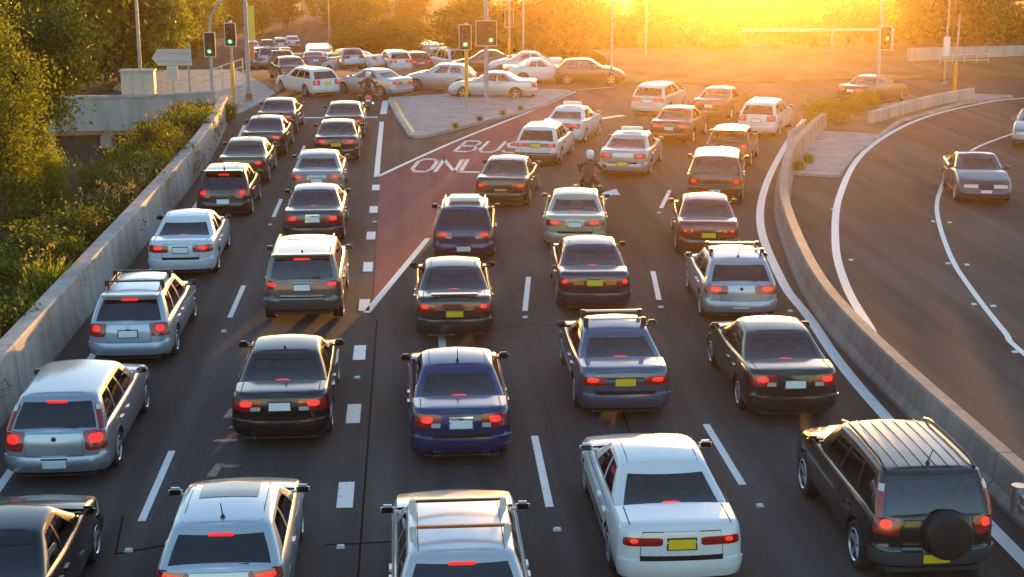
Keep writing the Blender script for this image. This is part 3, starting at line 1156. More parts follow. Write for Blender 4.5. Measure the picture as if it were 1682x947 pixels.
        solid_rear = sp.get('solid_rear', False)
        b.grid(GP, 0, skip=lambda i, j: region(i, j) is not None)
        rows = []
        for p in gp:
            rr = self.G(p, 2.0)
            rows.append([Vector((rr.x * (-1 + k / 4), rr.y, rr.z + .028 * (1 - (-1 + k / 4) ** 2) * min(1, rr.x / .4))) for k in range(9)])
        b.grid(rows, 0, flip=True)
        self.roof_rows = rows
        # dark shut lines behind doors and boot lid
        doors = []
        if hi >= 2:
            split = self.yft - .95 if sp['type'] != 'hatch' or not sp.get('two_door') else None
            yd0, yd1 = self.ywr + self.Ra * .55, self.ywf - self.Ra - .06
            if split is None:
                doors = [('f', yd0 + .35, yd1)]
            else:
                doors = [('r', yd0, split - .012), ('f', split + .012, yd1)]
            zlo = sp['sill'] + .09
            for sd in (1, -1):
                a, c = sorted((sd * self.py(doors[0][1] - .014), sd * self.py(doors[-1][2] + .014)))
                self.patch(b, a, c, zlo - .012, .905 * self.sp['zb'] + .02, .0015, 14, 4, mat=1)
            zl0 = .54 if sp['type'] != 'suv' else .62
            self.patch(b, -.93, .93, zl0 - .015, self.sp['zr'] - .035, .0015, 8, 4, mat=1)
            if sp['tr'] > .5:
                for sx in (-1, 1):
                    xx = sx * (self.W / 2 - .2)
                    q0, q1 = -L / 2 + .2, self.yrb + .03
                    zz = self.zs(q0) + .014, self.zs(q1) + .014
                    b.add([(xx - .007, q0, zz[0]), (xx + .007, q0, zz[0]), (xx + .007, q1, zz[1]), (xx - .007, q1, zz[1])], [(0, 1, 2, 3)], 1)
        b.build('body', [P, M['gap']], root, smooth=32, fixn=False)
        # glass
        panes = {}
        for i in range(len(gfull) - 1):
            for j in range(len(tl) - 1):
                r_ = region(i, j)
                if r_:
                    panes.setdefault(r_, []).append((i, j))
        for key, cells in panes.items():
            mb = MB()
            for i, j in cells:
                qs = []
                for (a, c) in ((i, j), (i + 1, j), (i + 1, j + 1), (i, j + 1)):
                    nn = self.norm(self.G, gfull[a], min(max(tl[c], .02), .98))
                    qs.append(GP[a][c] - nn * .006)
                mb.add(qs, [(0, 1, 2, 3)])
            nm = 'rear_window' if key == 'rear' else 'windscreen' if key == 'front' else 'side_window'
            mb.build(nm, M['glass'], root, smooth=40)
        # floor of the cabin, seats
        mb = MB()
        zf = lambda y: self.zs(y) - .04
        y0, y1 = self.yrb + .03, self.yfb - .03
        wb = self.W / 2 * sp['wb'] - .05
        mb.grid([[(-wb, y0 + (y1 - y0) * k / 6, zf(y0 + (y1 - y0) * k / 6)), (wb, y0 + (y1 - y0) * k / 6, zf(y0 + (y1 - y0) * k / 6))] for k in range(7)], 0, flip=True)
        u = self.W / 2 - .24
        mb.box(-u, u, -L / 2 + .14, L / 2 - .25, .17 if sp['sill'] < .3 else .25, .62, 0)
        mb.build('cabin_floor', M['cabin'], root, smooth=0)
        if hi:
            mb = MB()
            ysb = self.yrb + (.55 if sp['tr'] > .5 else 1.0)
            zz = self.zs(0)
            mb.bbox(-wb + .12, wb - .12, ysb, ysb + .12, zz - .1, zz + .10, .03)
            for xx in (-.38, .38):
                mb.bbox(xx - .12, xx + .12, ysb + .02, ysb + .10, zz + .11, zz + .25, .03)
            for xx in (-.36, .36):
                mb.bbox(xx - .24, xx + .24, ysb + .85, ysb + .97, zz - .1, zz + .13, .04)
                mb.bbox(xx - .12, xx + .12, ysb + .87, ysb + .96, zz + .15, zz + .30, .03)
            mb.build('seats', M[sp.get('seat', 'seat')], root, smooth=30)
        # wheels
        tm, rm = WHEELS[sp.get('wheel', 'alloy')]
        for sx in (1, -1):
            for yw in (self.ywr, self.ywf):
                t = link('wheel', tm, root)
                t.location = (sx * (self.W / 2 - .13), yw, sp['r'])
                t.scale = (sp['r'], sp['r'], sp['r'])
                t.rotation_euler = (0, 0, 0 if sx > 0 else PI)
                link('rim', rm, t)
        # lower bumper valance and bumper
        bc = M[sp['bumper']] if sp.get('bumper') else P
        mb = MB()
        z0b = sp['sill'] + .07
        z1b = .522 if sp['type'] != 'suv' else .602
        self.patch(mb, -1.92, 1.92, z0b, z1b, .018, 26, 3)
        mb.build('bumper', bc, root, smooth=40)
        mb = MB()
        self.patch(mb, -1.55, 1.55, sp['sill'] + .005, z0b - .004, .006, 16, 1)
        mb.build('valance', M['black'], root, smooth=40)
        if hi >= 2:
            zl0 = .54 if sp['type'] != 'suv' else .62
            mb = MB()
            self.patch(mb, -.915, .915, zl0, sp['zr'] - .045, .007, 10, 6, thick=.0)
            lid = mb.build('boot_lid' if sp['tr'] > .5 else 'tailgate', P, root, smooth=40)
            for sd in (1, -1):
                for nm, a, c in doors:
                    q0, q1 = sorted((sd * self.py(a), sd * self.py(c)))
                    mb = MB()
                    self.patch(mb, q0, q1, sp['sill'] + .09, .905 * self.sp['zb'] + .01, .006, 8, 6, thick=.0)
                    d = mb.build('door', P, root, smooth=40)
                    mb = MB()
                    h0 = a + .06 if nm == 'r' else a + .06
                    q0, q1 = sorted((sd * self.py(h0), sd * self.py(h0 + .17)))
                    self.patch(mb, q0, q1, .79 * self.sp['zb'] - .0, .79 * self.sp['zb'] + .035, .035, 3, 1)
                    mb.build('door_handle', M['black'] if sp.get('bumper') else P, d, smooth=40)
        # tail lamps
        lit = M['lamp_lit'] if sp.get('brake', True) else M['lamp_tail']
        for (p0, p1, z0, z1) in sp.get('lamps', [(.66, 1.62, .70, .90)]):
            for sd in (1, -1):
                a, c = sorted((sd * p0, sd * p1))
                mb = MB()
                self.patch(mb, a, c, z0, z1, .014, 14, 2, rnd=9)
                lp = mb.build('tail_lamp', M['lamp_red'], root, smooth=40)
                if hi:
                    w_ = p1 - p0
                    l0, l1 = sp.get('lit_span', (.30, .70))
                    a, c = sorted((sd * (p0 + w_ * l0), sd * (p0 + w_ * l1)))
                    mb = MB()
                    self.patch(mb, a, c, z0 + (z1 - z0) * .40, z0 + (z1 - z0) * .85, .018, 10, 2, rnd=3)
                    mb.build('lit_bulb', lit, lp, smooth=40)
                    if sp.get('clear_lens'):
                        a, c = sorted((sd * p0, sd * (p0 + w_ * .32)))
                        mb = MB()
                        self.patch(mb, a, c, z0 + .01, z0 + (z1 - z0) * .38, .019, 3, 1)
                        mb.build('reverse_lens', M['lamp_clear'], lp, smooth=40)
        if sp.get('amber'):
            p0, p1, z0, z1 = sp['amber']
            for sd in (1, -1):
                a, c = sorted((sd * p0, sd * p1))
                mb = MB()
                self.patch(mb, a, c, z0, z1, .02, 3, 1)
                mb.build('indicator_lens', M['lamp_amber'], root, smooth=40)
        if sp.get('band'):
            z0, z1 = sp['band']
            mb = MB()
            self.patch(mb, -.72, .72, z0, z1, .011, 8, 1)
            mb.build('rear_panel', M['lamp_red'] if sp.get('band_red') else M['black'], root, smooth=40)
        if sp.get('pillar_lamps'):
            for sd in (1, -1):
                a, c = sorted((sd * 1.02, sd * 1.75))
                mb = MB()
                self.patch(mb, a, c, .02, .80, .014, 4, 8, F=self.G)
                lp = mb.build('pillar_lamp', M['lamp_red'], root, smooth=40)
                for t0_, t1_, mm in ((.62, .78, 'lamp_clear'), (.28, .58, sp.get('pillar_mat', 'lamp_red'))):
                    mb = MB()
                    a2, c2 = sorted((sd * 1.12, sd * 1.62))
                    self.patch(mb, a2, c2, t0_, t1_, .019, 3, 2, F=self.G)
                    mb.build('lens', M[mm], lp, smooth=40)
        # number plate
        zp = sp.get('plate_z', .72)
        hw, hh = sp.get('plate_w', .20), .065
        pc = self.x2p(hw)
        mb = MB()
        self.patch(mb, -pc, pc, zp - hh, zp + hh, .024, 6, 1)
        pl = mb.build('number_plate', M['plate_' + sp.get('plate', 'white')], root, smooth=40)
        if hi >= 2:
            mb = MB()
            self.patch(mb, -pc * 1.12, pc * 1.12, zp - hh - .02, zp + hh + .02, .013, 6, 1)
            mb.build('plate_recess', M['black'] if not sp.get('plate_chrome') else M['chrome'], pl, smooth=40)
            mb = MB()
            self.patch(mb, -pc * 1.1, pc * 1.1, zp + hh + .035, zp + hh + .06, .028, 6, 1)
            mb.build('boot_trim', M['chrome'] if sp.get('plate_chrome') else P, root, smooth=40)
        # high brake lamp
        hb = sp.get('high', 'low')
        if hb:
            mb = MB()
            if hb == 'low':
                self.patch(mb, -.19, .19, .10, .25, .012, 8, 2, F=self.G, rnd=3)
            else:
                self.patch(mb, -.28, .28, .885, .93, .018, 4, 1, F=self.G)
            mb.build('high_brake_lamp', M['lamp_lit'] if sp.get('brake', True) else M['lamp_red'], root, smooth=40)
        # mirrors
        if hi:
            for sx in (1, -1):
                mb = MB()
                ym = self.yfb - .33
                xm = sx * (self.W / 2 * sp['wb'] + .125)
                zz = self.zs(ym) + .09
                mb.bbox(xm - .10, xm + .10, ym - .04, ym + .07, zz - .062, zz + .062, .04)
                mb.bbox(min(xm, xm - sx * .2), max(xm, xm - sx * .2), ym, ym + .04, zz - .07, zz - .03, .01)
                mo = mb.build('mirror', M['black'] if sp.get('bumper') or sp.get('black_mirrors') else P, root, smooth=40)
                mb = MB()
                mb.add([(xm - .078, ym - .0415, zz - .042), (xm + .078, ym - .0415, zz - .042), (xm + .085, ym - .0415, zz + .042), (xm - .085, ym - .0415, zz + .042)], [(0, 1, 2, 3)])
                mb.build('mirror_glass', M['mirror'], mo, smooth=0)
        # bonnet end: lamps, grille, plate
        if sp.get('front') or hi >= 2:
            for sd in (1, -1):
                a, c = sorted((sd * 3.55, sd * 4.40))
                mb = MB()
                self.patch(mb, a, c, sp['zf'] - .10, sp['zf'] - .03, .012, 6, 2)
                mb.build('headlamp', M['head_lit'] if sp.get('front') else M['lamp_clear'], root, smooth=40)
        if sp.get('front'):
            mb = MB()
            self.patch(mb, 4.52, 5.0, sp['zf'] - .13, sp['zf'] - .03, .012, 4, 1)
            self.patch(mb, -5.0, -4.52, sp['zf'] - .13, sp['zf'] - .03, .012, 4, 1)
            self.patch(mb, 4.3, 5.0, .3, .4, .02, 4, 1)
            self.patch(mb, -5.0, -4.3, .3, .4, .02, 4, 1)
            mb.build('grille', M['black'], root, smooth=40)
            mb = MB()
            yq = self.S(5, .4).y + .012
            mb.box(-.18, .18, yq, yq + .015, .43, .53)
            mb.build('front_plate', M['plate_white'], root, smooth=0)
        if hi >= 2:
            self.extras()

    def roof_z(self, x, y):
        best = min(self.roof_rows[4:], key=lambda r: abs(r[4].y - y))
        w = abs(best[8].x) or 1
        u = min(1, abs(x) / w)
        e = best[8].z
        return e + (best[4].z - e) * (1 - u * u)

    def extras(self):
        sp, root = self.sp, self.root
        ex = sp.get('extras', [])
        wt = self.W / 2 * sp['wt']
        yr, yf = self.yrt, self.yft
        for e in ex:
            mb = MB()
            if e == 'antenna':
                y = yr + .22
                z = self.roof_z(0, y)
                mb.lathe([(.035, z - .01), (.03, z + .02), (.012, z + .05)], 'Z', 8, center=(0, y, 0))
                mb.tube([(0, y, z + .03), (0, y - .16, z + .26)], .008, 6)
                mb.build('antenna', M['black'], root)
            elif e == 'fin':
                y = yr + .25
                z = self.roof_z(0, y)
                mb.add([(-.03, y - .06, z - .01), (.03, y - .06, z - .01), (.0, y + .12, z - .01), (0, y - .07, z + .07)], [(0, 1, 3), (1, 2, 3), (2, 0, 3)])
                mb.build('antenna', M['black'], root)
            elif e in ('rails', 'rails_dark'):
                for sx in (1, -1):
                    x = sx * (wt - .07)
                    mb = MB()
                    pts = []
                    for k in range(9):
                        y = yr + .12 + (yf - yr - .2) * k / 8
                        pts.append((x, y, self.roof_z(x, y) + (.0 if k in (0, 8) else .055)))
                    mb.tube(pts, .02, 8)
                    mb.build('roof_rail', M['rack_silver'] if e == 'rails' else M['rack'], root)
            elif e.startswith('bars'):
                for k, fy in enumerate((.28, .72)):
                    y = yr + (yf - yr) * fy
                    mb = MB()
                    z = self.roof_z(0, y) + .085
                    mb.bbox(-wt + .02, wt - .02, y - .035, y + .035, z, z + .035, .012)
                    bar = mb.build('roof_bar', M['timber'] if (e == 'bars_timber' and k == 0) else M['rack_silver'] if e == 'bars_silver' else M['rack'], root)
                    for sx in (1, -1):
                        mb = MB()
                        x = sx * (wt - .06)
                        mb.bbox(x - .045, x + .045, y - .05, y + .05, self.roof_z(x, y) - .03, z + .045, .012)
                        mb.build('bar_clamp', M['rack_silver'] if e == 'bars_timber' else M['rack'], bar)
            elif e == 'sunroof':
                n = 6
                y0, y1 = yf - .78, yf - .22
                rows = [[(xx, y0 + (y1 - y0) * k / n, self.roof_z(xx, y0 + (y1 - y0) * k / n) + .008) for xx in (-wt * .62, -wt * .3, 0, wt * .3, wt * .62)] for k in range(n + 1)]
                mb.grid(rows, 0, flip=True)
                mb.build('sunroof', M['sunroof'], root, smooth=40)
            elif e == 'ribs':
                for k in range(6):
                    x = (-.62 + 1.24 * k / 5) * wt
                    mb = MB()
                    pts = [(x, yr + .12 + (yf - yr - .25) * j / 8, self.roof_z(x, yr + .12 + (yf - yr - .25) * j / 8) + .004) for j in range(9)]
                    mb.tube(pts, .011, 6)
                    mb.build('roof_rib', self.paint, root)
            elif e == 'ditch':
                for sx in (1, -1):
                    mb = MB()
                    x = sx * (wt - .12)
                    mb.tube([(x, yr + .16 + (yf - yr - .34) * j / 8, self.roof_z(x, yr + .16 + (yf - yr - .34) * j / 8) - .006) for j in range(9)], .009, 6)
                    mb.build('roof_moulding', M['gap'], root)
            elif e == 'spare':
                y = self.S(0, .5).y
                mb.lathe([(0, y - .20), (.25, y - .21), (.30, y - .20), (.34, y - .15), (.345, y - .05), (.34, y + .03)], 'Y', 28, center=(.12, 0, .86))
                mb.build('spare_wheel_cover', M['black'], root, smooth=40)
            elif e == 'wiper':
                a = self.G(-.05, .10)
                c = self.G(.55, .16)
                mb.tube([a + Vector((0, -.02, 0)), c + Vector((0, -.02, 0))], .011, 6)
                mb.build('rear_wiper', M['black'], root)
            elif e == 'spoiler':
                mb.bbox(-wt * .85, wt * .85, -self.L / 2 + .10, -self.L / 2 + .30, sp['zd'] + .05, sp['zd'] + .09, .018)
                mb.box(-wt * .7, -wt * .62, -self.L / 2 + .15, -self.L / 2 + .26, sp['zd'] - .01, sp['zd'] + .06)
                mb.box(wt * .62, wt * .7, -self.L / 2 + .15, -self.L / 2 + .26, sp['zd'] - .01, sp['zd'] + .06)
                mb.build('boot_spoiler', self.paint, root)
            elif e == 'roof_lip':
                mb.bbox(-wt * .93, wt * .93, yr - .14, yr + .1, self.roof_z(0, yr + .1) - .035, self.roof_z(0, yr + .1) + .01, .018)
                mb.build('roof_spoiler', self.paint, root)
            elif e == 'taxi':
                y = (yr + yf) / 2 + .1
                z = self.roof_z(0, y)
                mb.bbox(-.40, .40, y - .09, y + .09, z + .02, z + .17, .03)
                mb.build('roof_sign', M['plate_white'], root)
            elif e == 'box':
                y = (yr + yf) / 2
                z = self.roof_z(0, y)
                mb.bbox(-.45, .45, y - .35, y + .35, z + .01, z + .12, .05)
                mb.build('roof_box', M['plate_white'], root)
            elif e == 'exhaust':
                for x in (-.45, -.37, .37, .45) if sp.get('twin') else (-.45,):
                    mb = MB()
                    yq = self.S(0, .1).y
                    mb.tube([(x, yq + .15, .235), (x, yq - .03, .235)], .03, 10)
                    mb.build('exhaust_pipe', M['chrome'], root)
            elif e == 'badge':
                q = self.S(0, self.ps(0, sp['zr'] - .12))
                mb.lathe([(0, q.y - .02), (.04, q.y - .018), (.045, q.y - .005), (.045, q.y + .02)], 'Y', 14, center=(0, 0, q.z))
                mb.build('badge', M['chrome'], root)
            elif e == 'side_strip':
                for sd in (1, -1):
                    mb = MB()
                    a, c = sorted((sd * self.py(self.ywr + self.Ra + .04), sd * self.py(self.ywf - self.Ra - .04)))
                    self.patch(mb, a, c, .50, .56, .02, 10, 1)
                    mb.build('side_moulding', M['black'], root, smooth=40)


def place(root, x, y, yaw, L):
    """x, y: the middle of the rear bumper (rear=True) on the ground; yaw in degrees to the right of +Y"""
    a = R(yaw)
    root.location = (x + math.sin(a) * L / 2, y + math.cos(a) * L / 2, 0.004)
    root.rotation_euler = (0, 0, -a)


SILVER, WHITE, BLACK = (.50, .53, .57), (.74, .75, .76), (.005, .005, .006)
QUEUE = 'cars queued in the five lanes'
#  name, category, label, (x, y, yaw), spec
CARS = [
    # lane 1
    ('sedan_car', 'car', 'black sedan cut off by the lower left corner, its side windows glinting', (-5.42, 16.4, 0), dict(type='sedan', col=BLACK, lamps=[(.60, 1.75, .70, .93)], L=4.55, extras=['exhaust'])),
    ('wagon_car', 'car', 'silver station wagon with tall red pillar lamps, beside the near end of the left barrier', (-5.8, 22.85, 0), dict(type='wagon', col=(.44, .47, .51), metal=.7, lamps=[(.99, 1.75, .62, .93)], pillar_lamps=True, pillar_mat='lamp_red', plate_z=.42, high='high', black_mirrors=False, bumper=None, extras=['badge', 'wiper'], lit_span=(.2, .8))),
    ('wagon_car', 'car', 'pale blue-silver wagon with two dark bars across its roof, next to the left barrier', (-5.8, 29.5, 0), dict(type='wagon', col=(.46, .53, .60), metal=.5, lamps=[(.92, 1.75, .66, .92)], high='high', extras=['rails_dark', 'bars', 'badge', 'wiper', 'roof_lip'], black_mirrors=True, H=1.5)),
    ('sedan_car', 'car', 'white sedan in the left lane, ahead of the pale blue-silver wagon', (-5.84, 37.2, -1), dict(type='sedan', col=(.70, .73, .77), lamps=[(.62, 1.70, .72, .90)], plate_z=.78, high='low', extras=['badge', 'ditch'], black_mirrors=True)),
    ('hatch_car', 'car', 'black hatchback with a bright roof, ahead of the white sedan in the left lane', (-5.7, 45.2, 0), dict(type='hatch', col=(.022, .016, .012), lamps=[(.80, 1.7, .66, .90)], high='high', plate_z=.55, extras=['antenna', 'wiper', 'roof_lip'], H=1.5)),
    ('sedan_car', 'car', 'dark gold sedan mostly hidden by the black hatchback before it', (-5.72, 51.0, 0), dict(type='sedan', col=(.13, .085, .035), metal=.5, lamps=[(.62, 1.65, .70, .88)], plate='yellow', extras=['ditch'])),
    ('sedan_car', 'car', 'dark sedan with a dim white plate, third from the head of the left lane', (-5.6, 57.2, 1), dict(type='sedan', col=(.030, .028, .027), lamps=[(.55, 1.65, .72, .88)], brake=False, extras=['ditch'])),
    ('sedan_car', 'car', 'charcoal sedan at the head of the left lane by the pavement corner', (-5.6, 63.3, 2), dict(type='sedan', col=(.045, .043, .042), metal=.4, lamps=[(.60, 1.65, .72, .88)], extras=['ditch'])),
    # lane 2
    ('hatch_car', 'car', 'silver-blue hatchback with thin aerial and sunroof at the bottom edge of the photo', (-2.48, 17.3, 0), dict(type='hatch', col=(.50, .56, .61), metal=.45, L=4.1, H=1.46, lamps=[(.80, 1.75, .78, .93)], lit_span=(.2, .75), high='high', plate_z=.55, two_door=True, wins=[(.14, .44), (.49, .88)], extras=['antenna', 'sunroof', 'wiper', 'ditch'], amber=(.95, 1.5, .88, .93), zr=.97, zd=.99, zb=.96)),
    ('sedan_car', 'car', 'black sedan with white plate in the second lane, behind the grey off-road wagon', (-2.28, 24.4, 0), dict(type='sedan', col=BLACK, lamps=[(.66, 1.70, .70, .90)], plate_z=.78, high='low', clear_lens=True, black_mirrors=False, extras=['exhaust', 'fin'])),
    ('suv_car', 'car', 'bronze-grey off-road wagon with roof rails and a dark glass roof panel', (-2.42, 32.5, 0), dict(type='suv', col=(.20, .18, .16), metal=.7, L=4.56, H=1.66, lamps=[(.42, 1.70, .86, 1.02)], lit_span=(.55, .85), plate_z=.90, high='high', extras=['rails', 'sunroof', 'fin', 'roof_lip', 'wiper', 'badge'], wheel='alloy')),
    ('sedan_car', 'car', 'dark grey sedan directly ahead of the bronze-grey off-road wagon', (-2.68, 41.0, 0), dict(type='sedan', col=(.040, .042, .050), metal=.4, lamps=[(.66, 1.65, .66, .88)], plate_z=.78, plate_chrome=True, extras=['badge'])),
    ('sedan_car', 'car', 'beige-silver older sedan with white plate between two dark cars in the second lane', (-2.95, 47.8, 0), dict(type='sedan', col=(.38, .36, .33), metal=.5, lamps=[(.55, 1.65, .72, .90)], amber=(1.0, 1.6, .80, .90), wheel='cover', zr=.93, extras=['ditch'])),
    ('sedan_car', 'car', 'black sedan with a yellow plate, second from the head of the second lane', (-2.66, 55.8, 0), dict(type='sedan', col=(.018, .017, .018), lamps=[(.50, 1.65, .74, .90)], plate='yellow', extras=['ditch'])),
    ('sedan_car', 'car', 'dark sedan with gleaming roof at the head of the second lane', (-2.6, 61.8, 0), dict(type='sedan', col=(.030, .026, .022), lamps=[(.60, 1.65, .72, .88)], extras=['ditch'])),
    # lane 3
    ('wagon_car', 'car', 'silver wagon with timber-coloured roof bar, cut off by the bottom edge mid photo', (.60, 16.1, 0), dict(type='wagon', col=(.56, .58, .61), metal=.4, L=4.6, W=1.80, H=1.49, lamps=[(.92, 1.75, .66, .92)], high='high', extras=['bars_timber', 'ditch', 'wiper'], wst=.8, wsb=1.3)),
    ('sedan_car', 'car', 'royal blue sedan with chrome boot trim and white plate in the middle lane', (.85, 23.3, 0), dict(type='sedan', col=(.010, .036, .125), metal=.35, lamps=[(.70, 1.62, .70, .92)], plate_z=.76, plate_chrome=True, clear_lens=True, high='low', twin=True, extras=['antenna', 'ditch', 'exhaust', 'badge'])),
    ('sedan_car', 'car', 'dark grey sedan with yellow plate, ahead of the royal blue sedan', (1.0, 30.85, 1), dict(type='sedan', col=(.035, .034, .040), metal=.3, lamps=[(.70, 1.62, .70, .88)], band=(.74, .87), band_red=True, plate='yellow', plate_z=.66, high='low', extras=['spoiler', 'ditch'], wheel='cover', black_mirrors=True)),
    ('wagon_car', 'car', 'purple-navy wagon with pale roof rails beside the white line of the bus lane', (1.51, 38.6, 4), dict(type='wagon', col=(.028, .024, .085), metal=.3, lamps=[(.66, 1.65, .66, .84)], clear_lens=True, high=None, plate_z=.40, extras=['rails', 'box', 'wiper'], L=4.4, W=1.72)),
    ('sedan_car', 'car', 'dark green sedan with yellow plate at the edge of the red bus lane', (3.0, 46.1, 11), dict(type='sedan', col=(.028, .034, .024), metal=.3, lamps=[(.66, 1.65, .66, .84)], plate='yellow', plate_z=.60, wheel='cover', extras=['ditch'])),
    ('wagon_car', 'car', 'white older wagon with yellow plate and a red band between its lamps', (4.85, 54.4, 16), dict(type='wagon', col=WHITE, lamps=[(.66, 1.55, .74, .88)], band=(.74, .88), band_red=True, plate='yellow', plate_z=.80, high=None, L=4.5, W=1.70, bumper='bumper_grey', wheel='cover')),
    ('sedan_car', 'car', 'white sedan carrying a roof sign at the head of the lane beside the median island', (6.35, 59.7, 20), dict(type='sedan', col=WHITE, lamps=[(.55, 1.70, .72, .90)], band=(.78, .92), band_red=True, plate='yellow', plate_z=.55, extras=['taxi'])),
    # lane 4
    ('sedan_car', 'car', 'large white sedan with yellow plate and wide red lamps near the bottom edge', (3.66, 18.2, 0), dict(type='sedan', col=(.74, .76, .78), L=4.75, W=1.80, lamps=[(.44, 1.55, .74, .85)], lit_span=(.50, .75), plate='yellow', plate_z=.76, high='low', black_mirrors=False, extras=['ditch', 'side_strip'], wheel='cover', tr=.80)),
    ('sedan_car', 'car', 'blue-grey sedan with pale roof bars and yellow plate', (3.96, 25.4, 1), dict(type='sedan', col=(.10, .13, .20), metal=.5, lamps=[(.60, 1.55, .70, .86)], lit_span=(.25, .75), band=(.71, .85), plate='yellow', plate_z=.76, high='low', extras=['bars_silver', 'side_strip'], seat='seat_tan', black_mirrors=True, wheel='cover')),
    ('sedan_car', 'car', 'navy sedan with amber and red lamp strip and yellow plate, ahead of the blue-grey sedan', (4.36, 32.95, 3), dict(type='sedan', col=(.020, .022, .055), metal=.3, lamps=[(.28, 1.55, .70, .86)], lit_span=(.70, .95), amber=(.45, .85, .73, .82), plate='yellow', plate_z=.78, high='low', extras=['ditch'], wheel='cover', black_mirrors=True)),
    ('sedan_car', 'car', 'pale green-gold sedan in the fourth lane, behind the motorcyclist', (4.66, 39.7, 7), dict(type='sedan', col=(.46, .46, .34), metal=.45, lamps=[(.50, 1.65, .74, .90)], plate_z=.78, W=1.80, extras=['badge', 'ditch'])),
    ('sedan_car', 'car', 'silver sedan with a small roof sign and yellow plate, in front of the motorcyclist', (7.75, 51.6, 17), dict(type='sedan', col=(.52, .50, .50), metal=.5, lamps=[(.70, 1.65, .72, .90)], plate='yellow', plate_z=.55, L=4.9, W=1.84, extras=['taxi'])),
    ('sedan_car', 'car', 'dark maroon sedan in the orange glare, ahead of the silver roof-sign sedan', (10.8, 59.3, 22), dict(type='sedan', col=(.17, .022, .016), lamps=[(.50, 1.65, .72, .88)], extras=['ditch'])),
    ('wagon_car', 'car', 'white wagon at the very head of the fourth lane in the glare', (11.4, 68.6, 26), dict(type='wagon', col=(.66, .62, .58), lamps=[(.66, 1.65, .70, .88)], band=(.72, .86), band_red=True, high=None)),
    # lane 5
    ('offroad_car', 'car', 'black off-road car with ribbed roof and covered spare wheel at lower right', (7.18, 18.1, 0), dict(type='suv', col=(.012, .013, .012), L=4.5, W=1.80, H=1.70, lamps=[(1.02, 1.75, .82, 1.06)], brake=False, pillar_lamps=True, plate='yellow', plate_z=.50, high=None, extras=['ribs', 'spare', 'antenna', 'rails_dark'], bumper='bumper_grey')),
    ('sedan_car', 'car', 'black sedan with white plate in the right lane, ahead of the black off-road car', (7.05, 25.05, 1), dict(type='sedan', col=(.014, .013, .016), lamps=[(.72, 1.70, .72, .92)], clear_lens=True, plate_z=.76, plate_chrome=False, high='low', extras=['exhaust', 'badge'])),
    ('hatch_car', 'car', 'silver hatchback with roof rack bars in the right lane by the curved barrier', (7.62, 31.95, 4), dict(type='hatch', col=(.46, .48, .52), metal=.6, lamps=[(.62, 1.75, .68, .88)], brake=False, high=None, plate_z=.44, extras=['rails', 'bars_silver', 'wiper', 'antenna', 'badge'], W=1.76)),
    ('sedan_car', 'car', 'dark red sedan with round lamps and yellow plate in the right lane', (8.22, 38.6, 8), dict(type='sedan', col=(.20, .022, .016), lamps=[(.80, 1.02, .68, .82), (1.12, 1.4, .68, .82)], brake=False, plate='yellow', plate_z=.66, high=None, zr=.94, extras=['ditch'])),
    ('suv_car', 'car', 'dark red tall off-road car with big mirrors and ribbed bright roof, behind the curve', (9.95, 46.1, 14), dict(type='suv', col=(.07, .014, .012), lamps=[(.90, 1.70, .70, .90)], high=None, plate_z=.5, extras=['ribs'], H=1.62)),
    ('hatch_car', 'car', 'dark red hatchback deep in the glare, ahead of the tall off-road car', (11.95, 53.4, 19), dict(type='hatch', col=(.20, .022, .016), lamps=[(.85, 1.70, .72, .92)], high=None, plate_z=.55, extras=['roof_lip'])),
    ('wagon_car', 'car', 'white wagon in the strongest glare, nearest the corner island', (14.95, 61.4, 25), dict(type='wagon', col=(.70, .68, .66), lamps=[(.88, 1.70, .70, .92)], high=None)),
    ('sedan_car', 'car', 'brown sedan beyond the maroon one, blurred by the glare', (13.95, 66.6, 27), dict(type='sedan', col=(.12, .06, .04), lamps=[(.60, 1.65, .72, .88)])),
    # oncoming and crossing
    ('sedan_car', 'car', 'dark grey sedan with lit headlamps coming towards us on the right-hand road', (19.72, 49.95, 192), dict(type='sedan', col=(.055, .06, .085), metal=.4, front=True, brake=False, L=4.5)),
    ('sedan_car', 'car', 'grey sedan entering at the right edge of the photo', (27.3, 61.3, 205), dict(type='sedan', col=(.26, .28, .30), metal=.5, front=True, brake=False, L=4.5)),
    ('sedan_car', 'car', 'dark brown sedan turning beyond the planted corner island', (22.2, 71.9, 48), dict(type='sedan', col=(.08, .045, .03), lamps=[(.6, 1.65, .72, .88)], brake=False, plate_z=.78)),
]
for nm, cat, lab, (x, y, yaw), spec in CARS:
    c = Car(nm, lab, cat, spec, QUEUE if abs(yaw) < 30 else None)
    place(c.root, x, y, yaw, c.L)

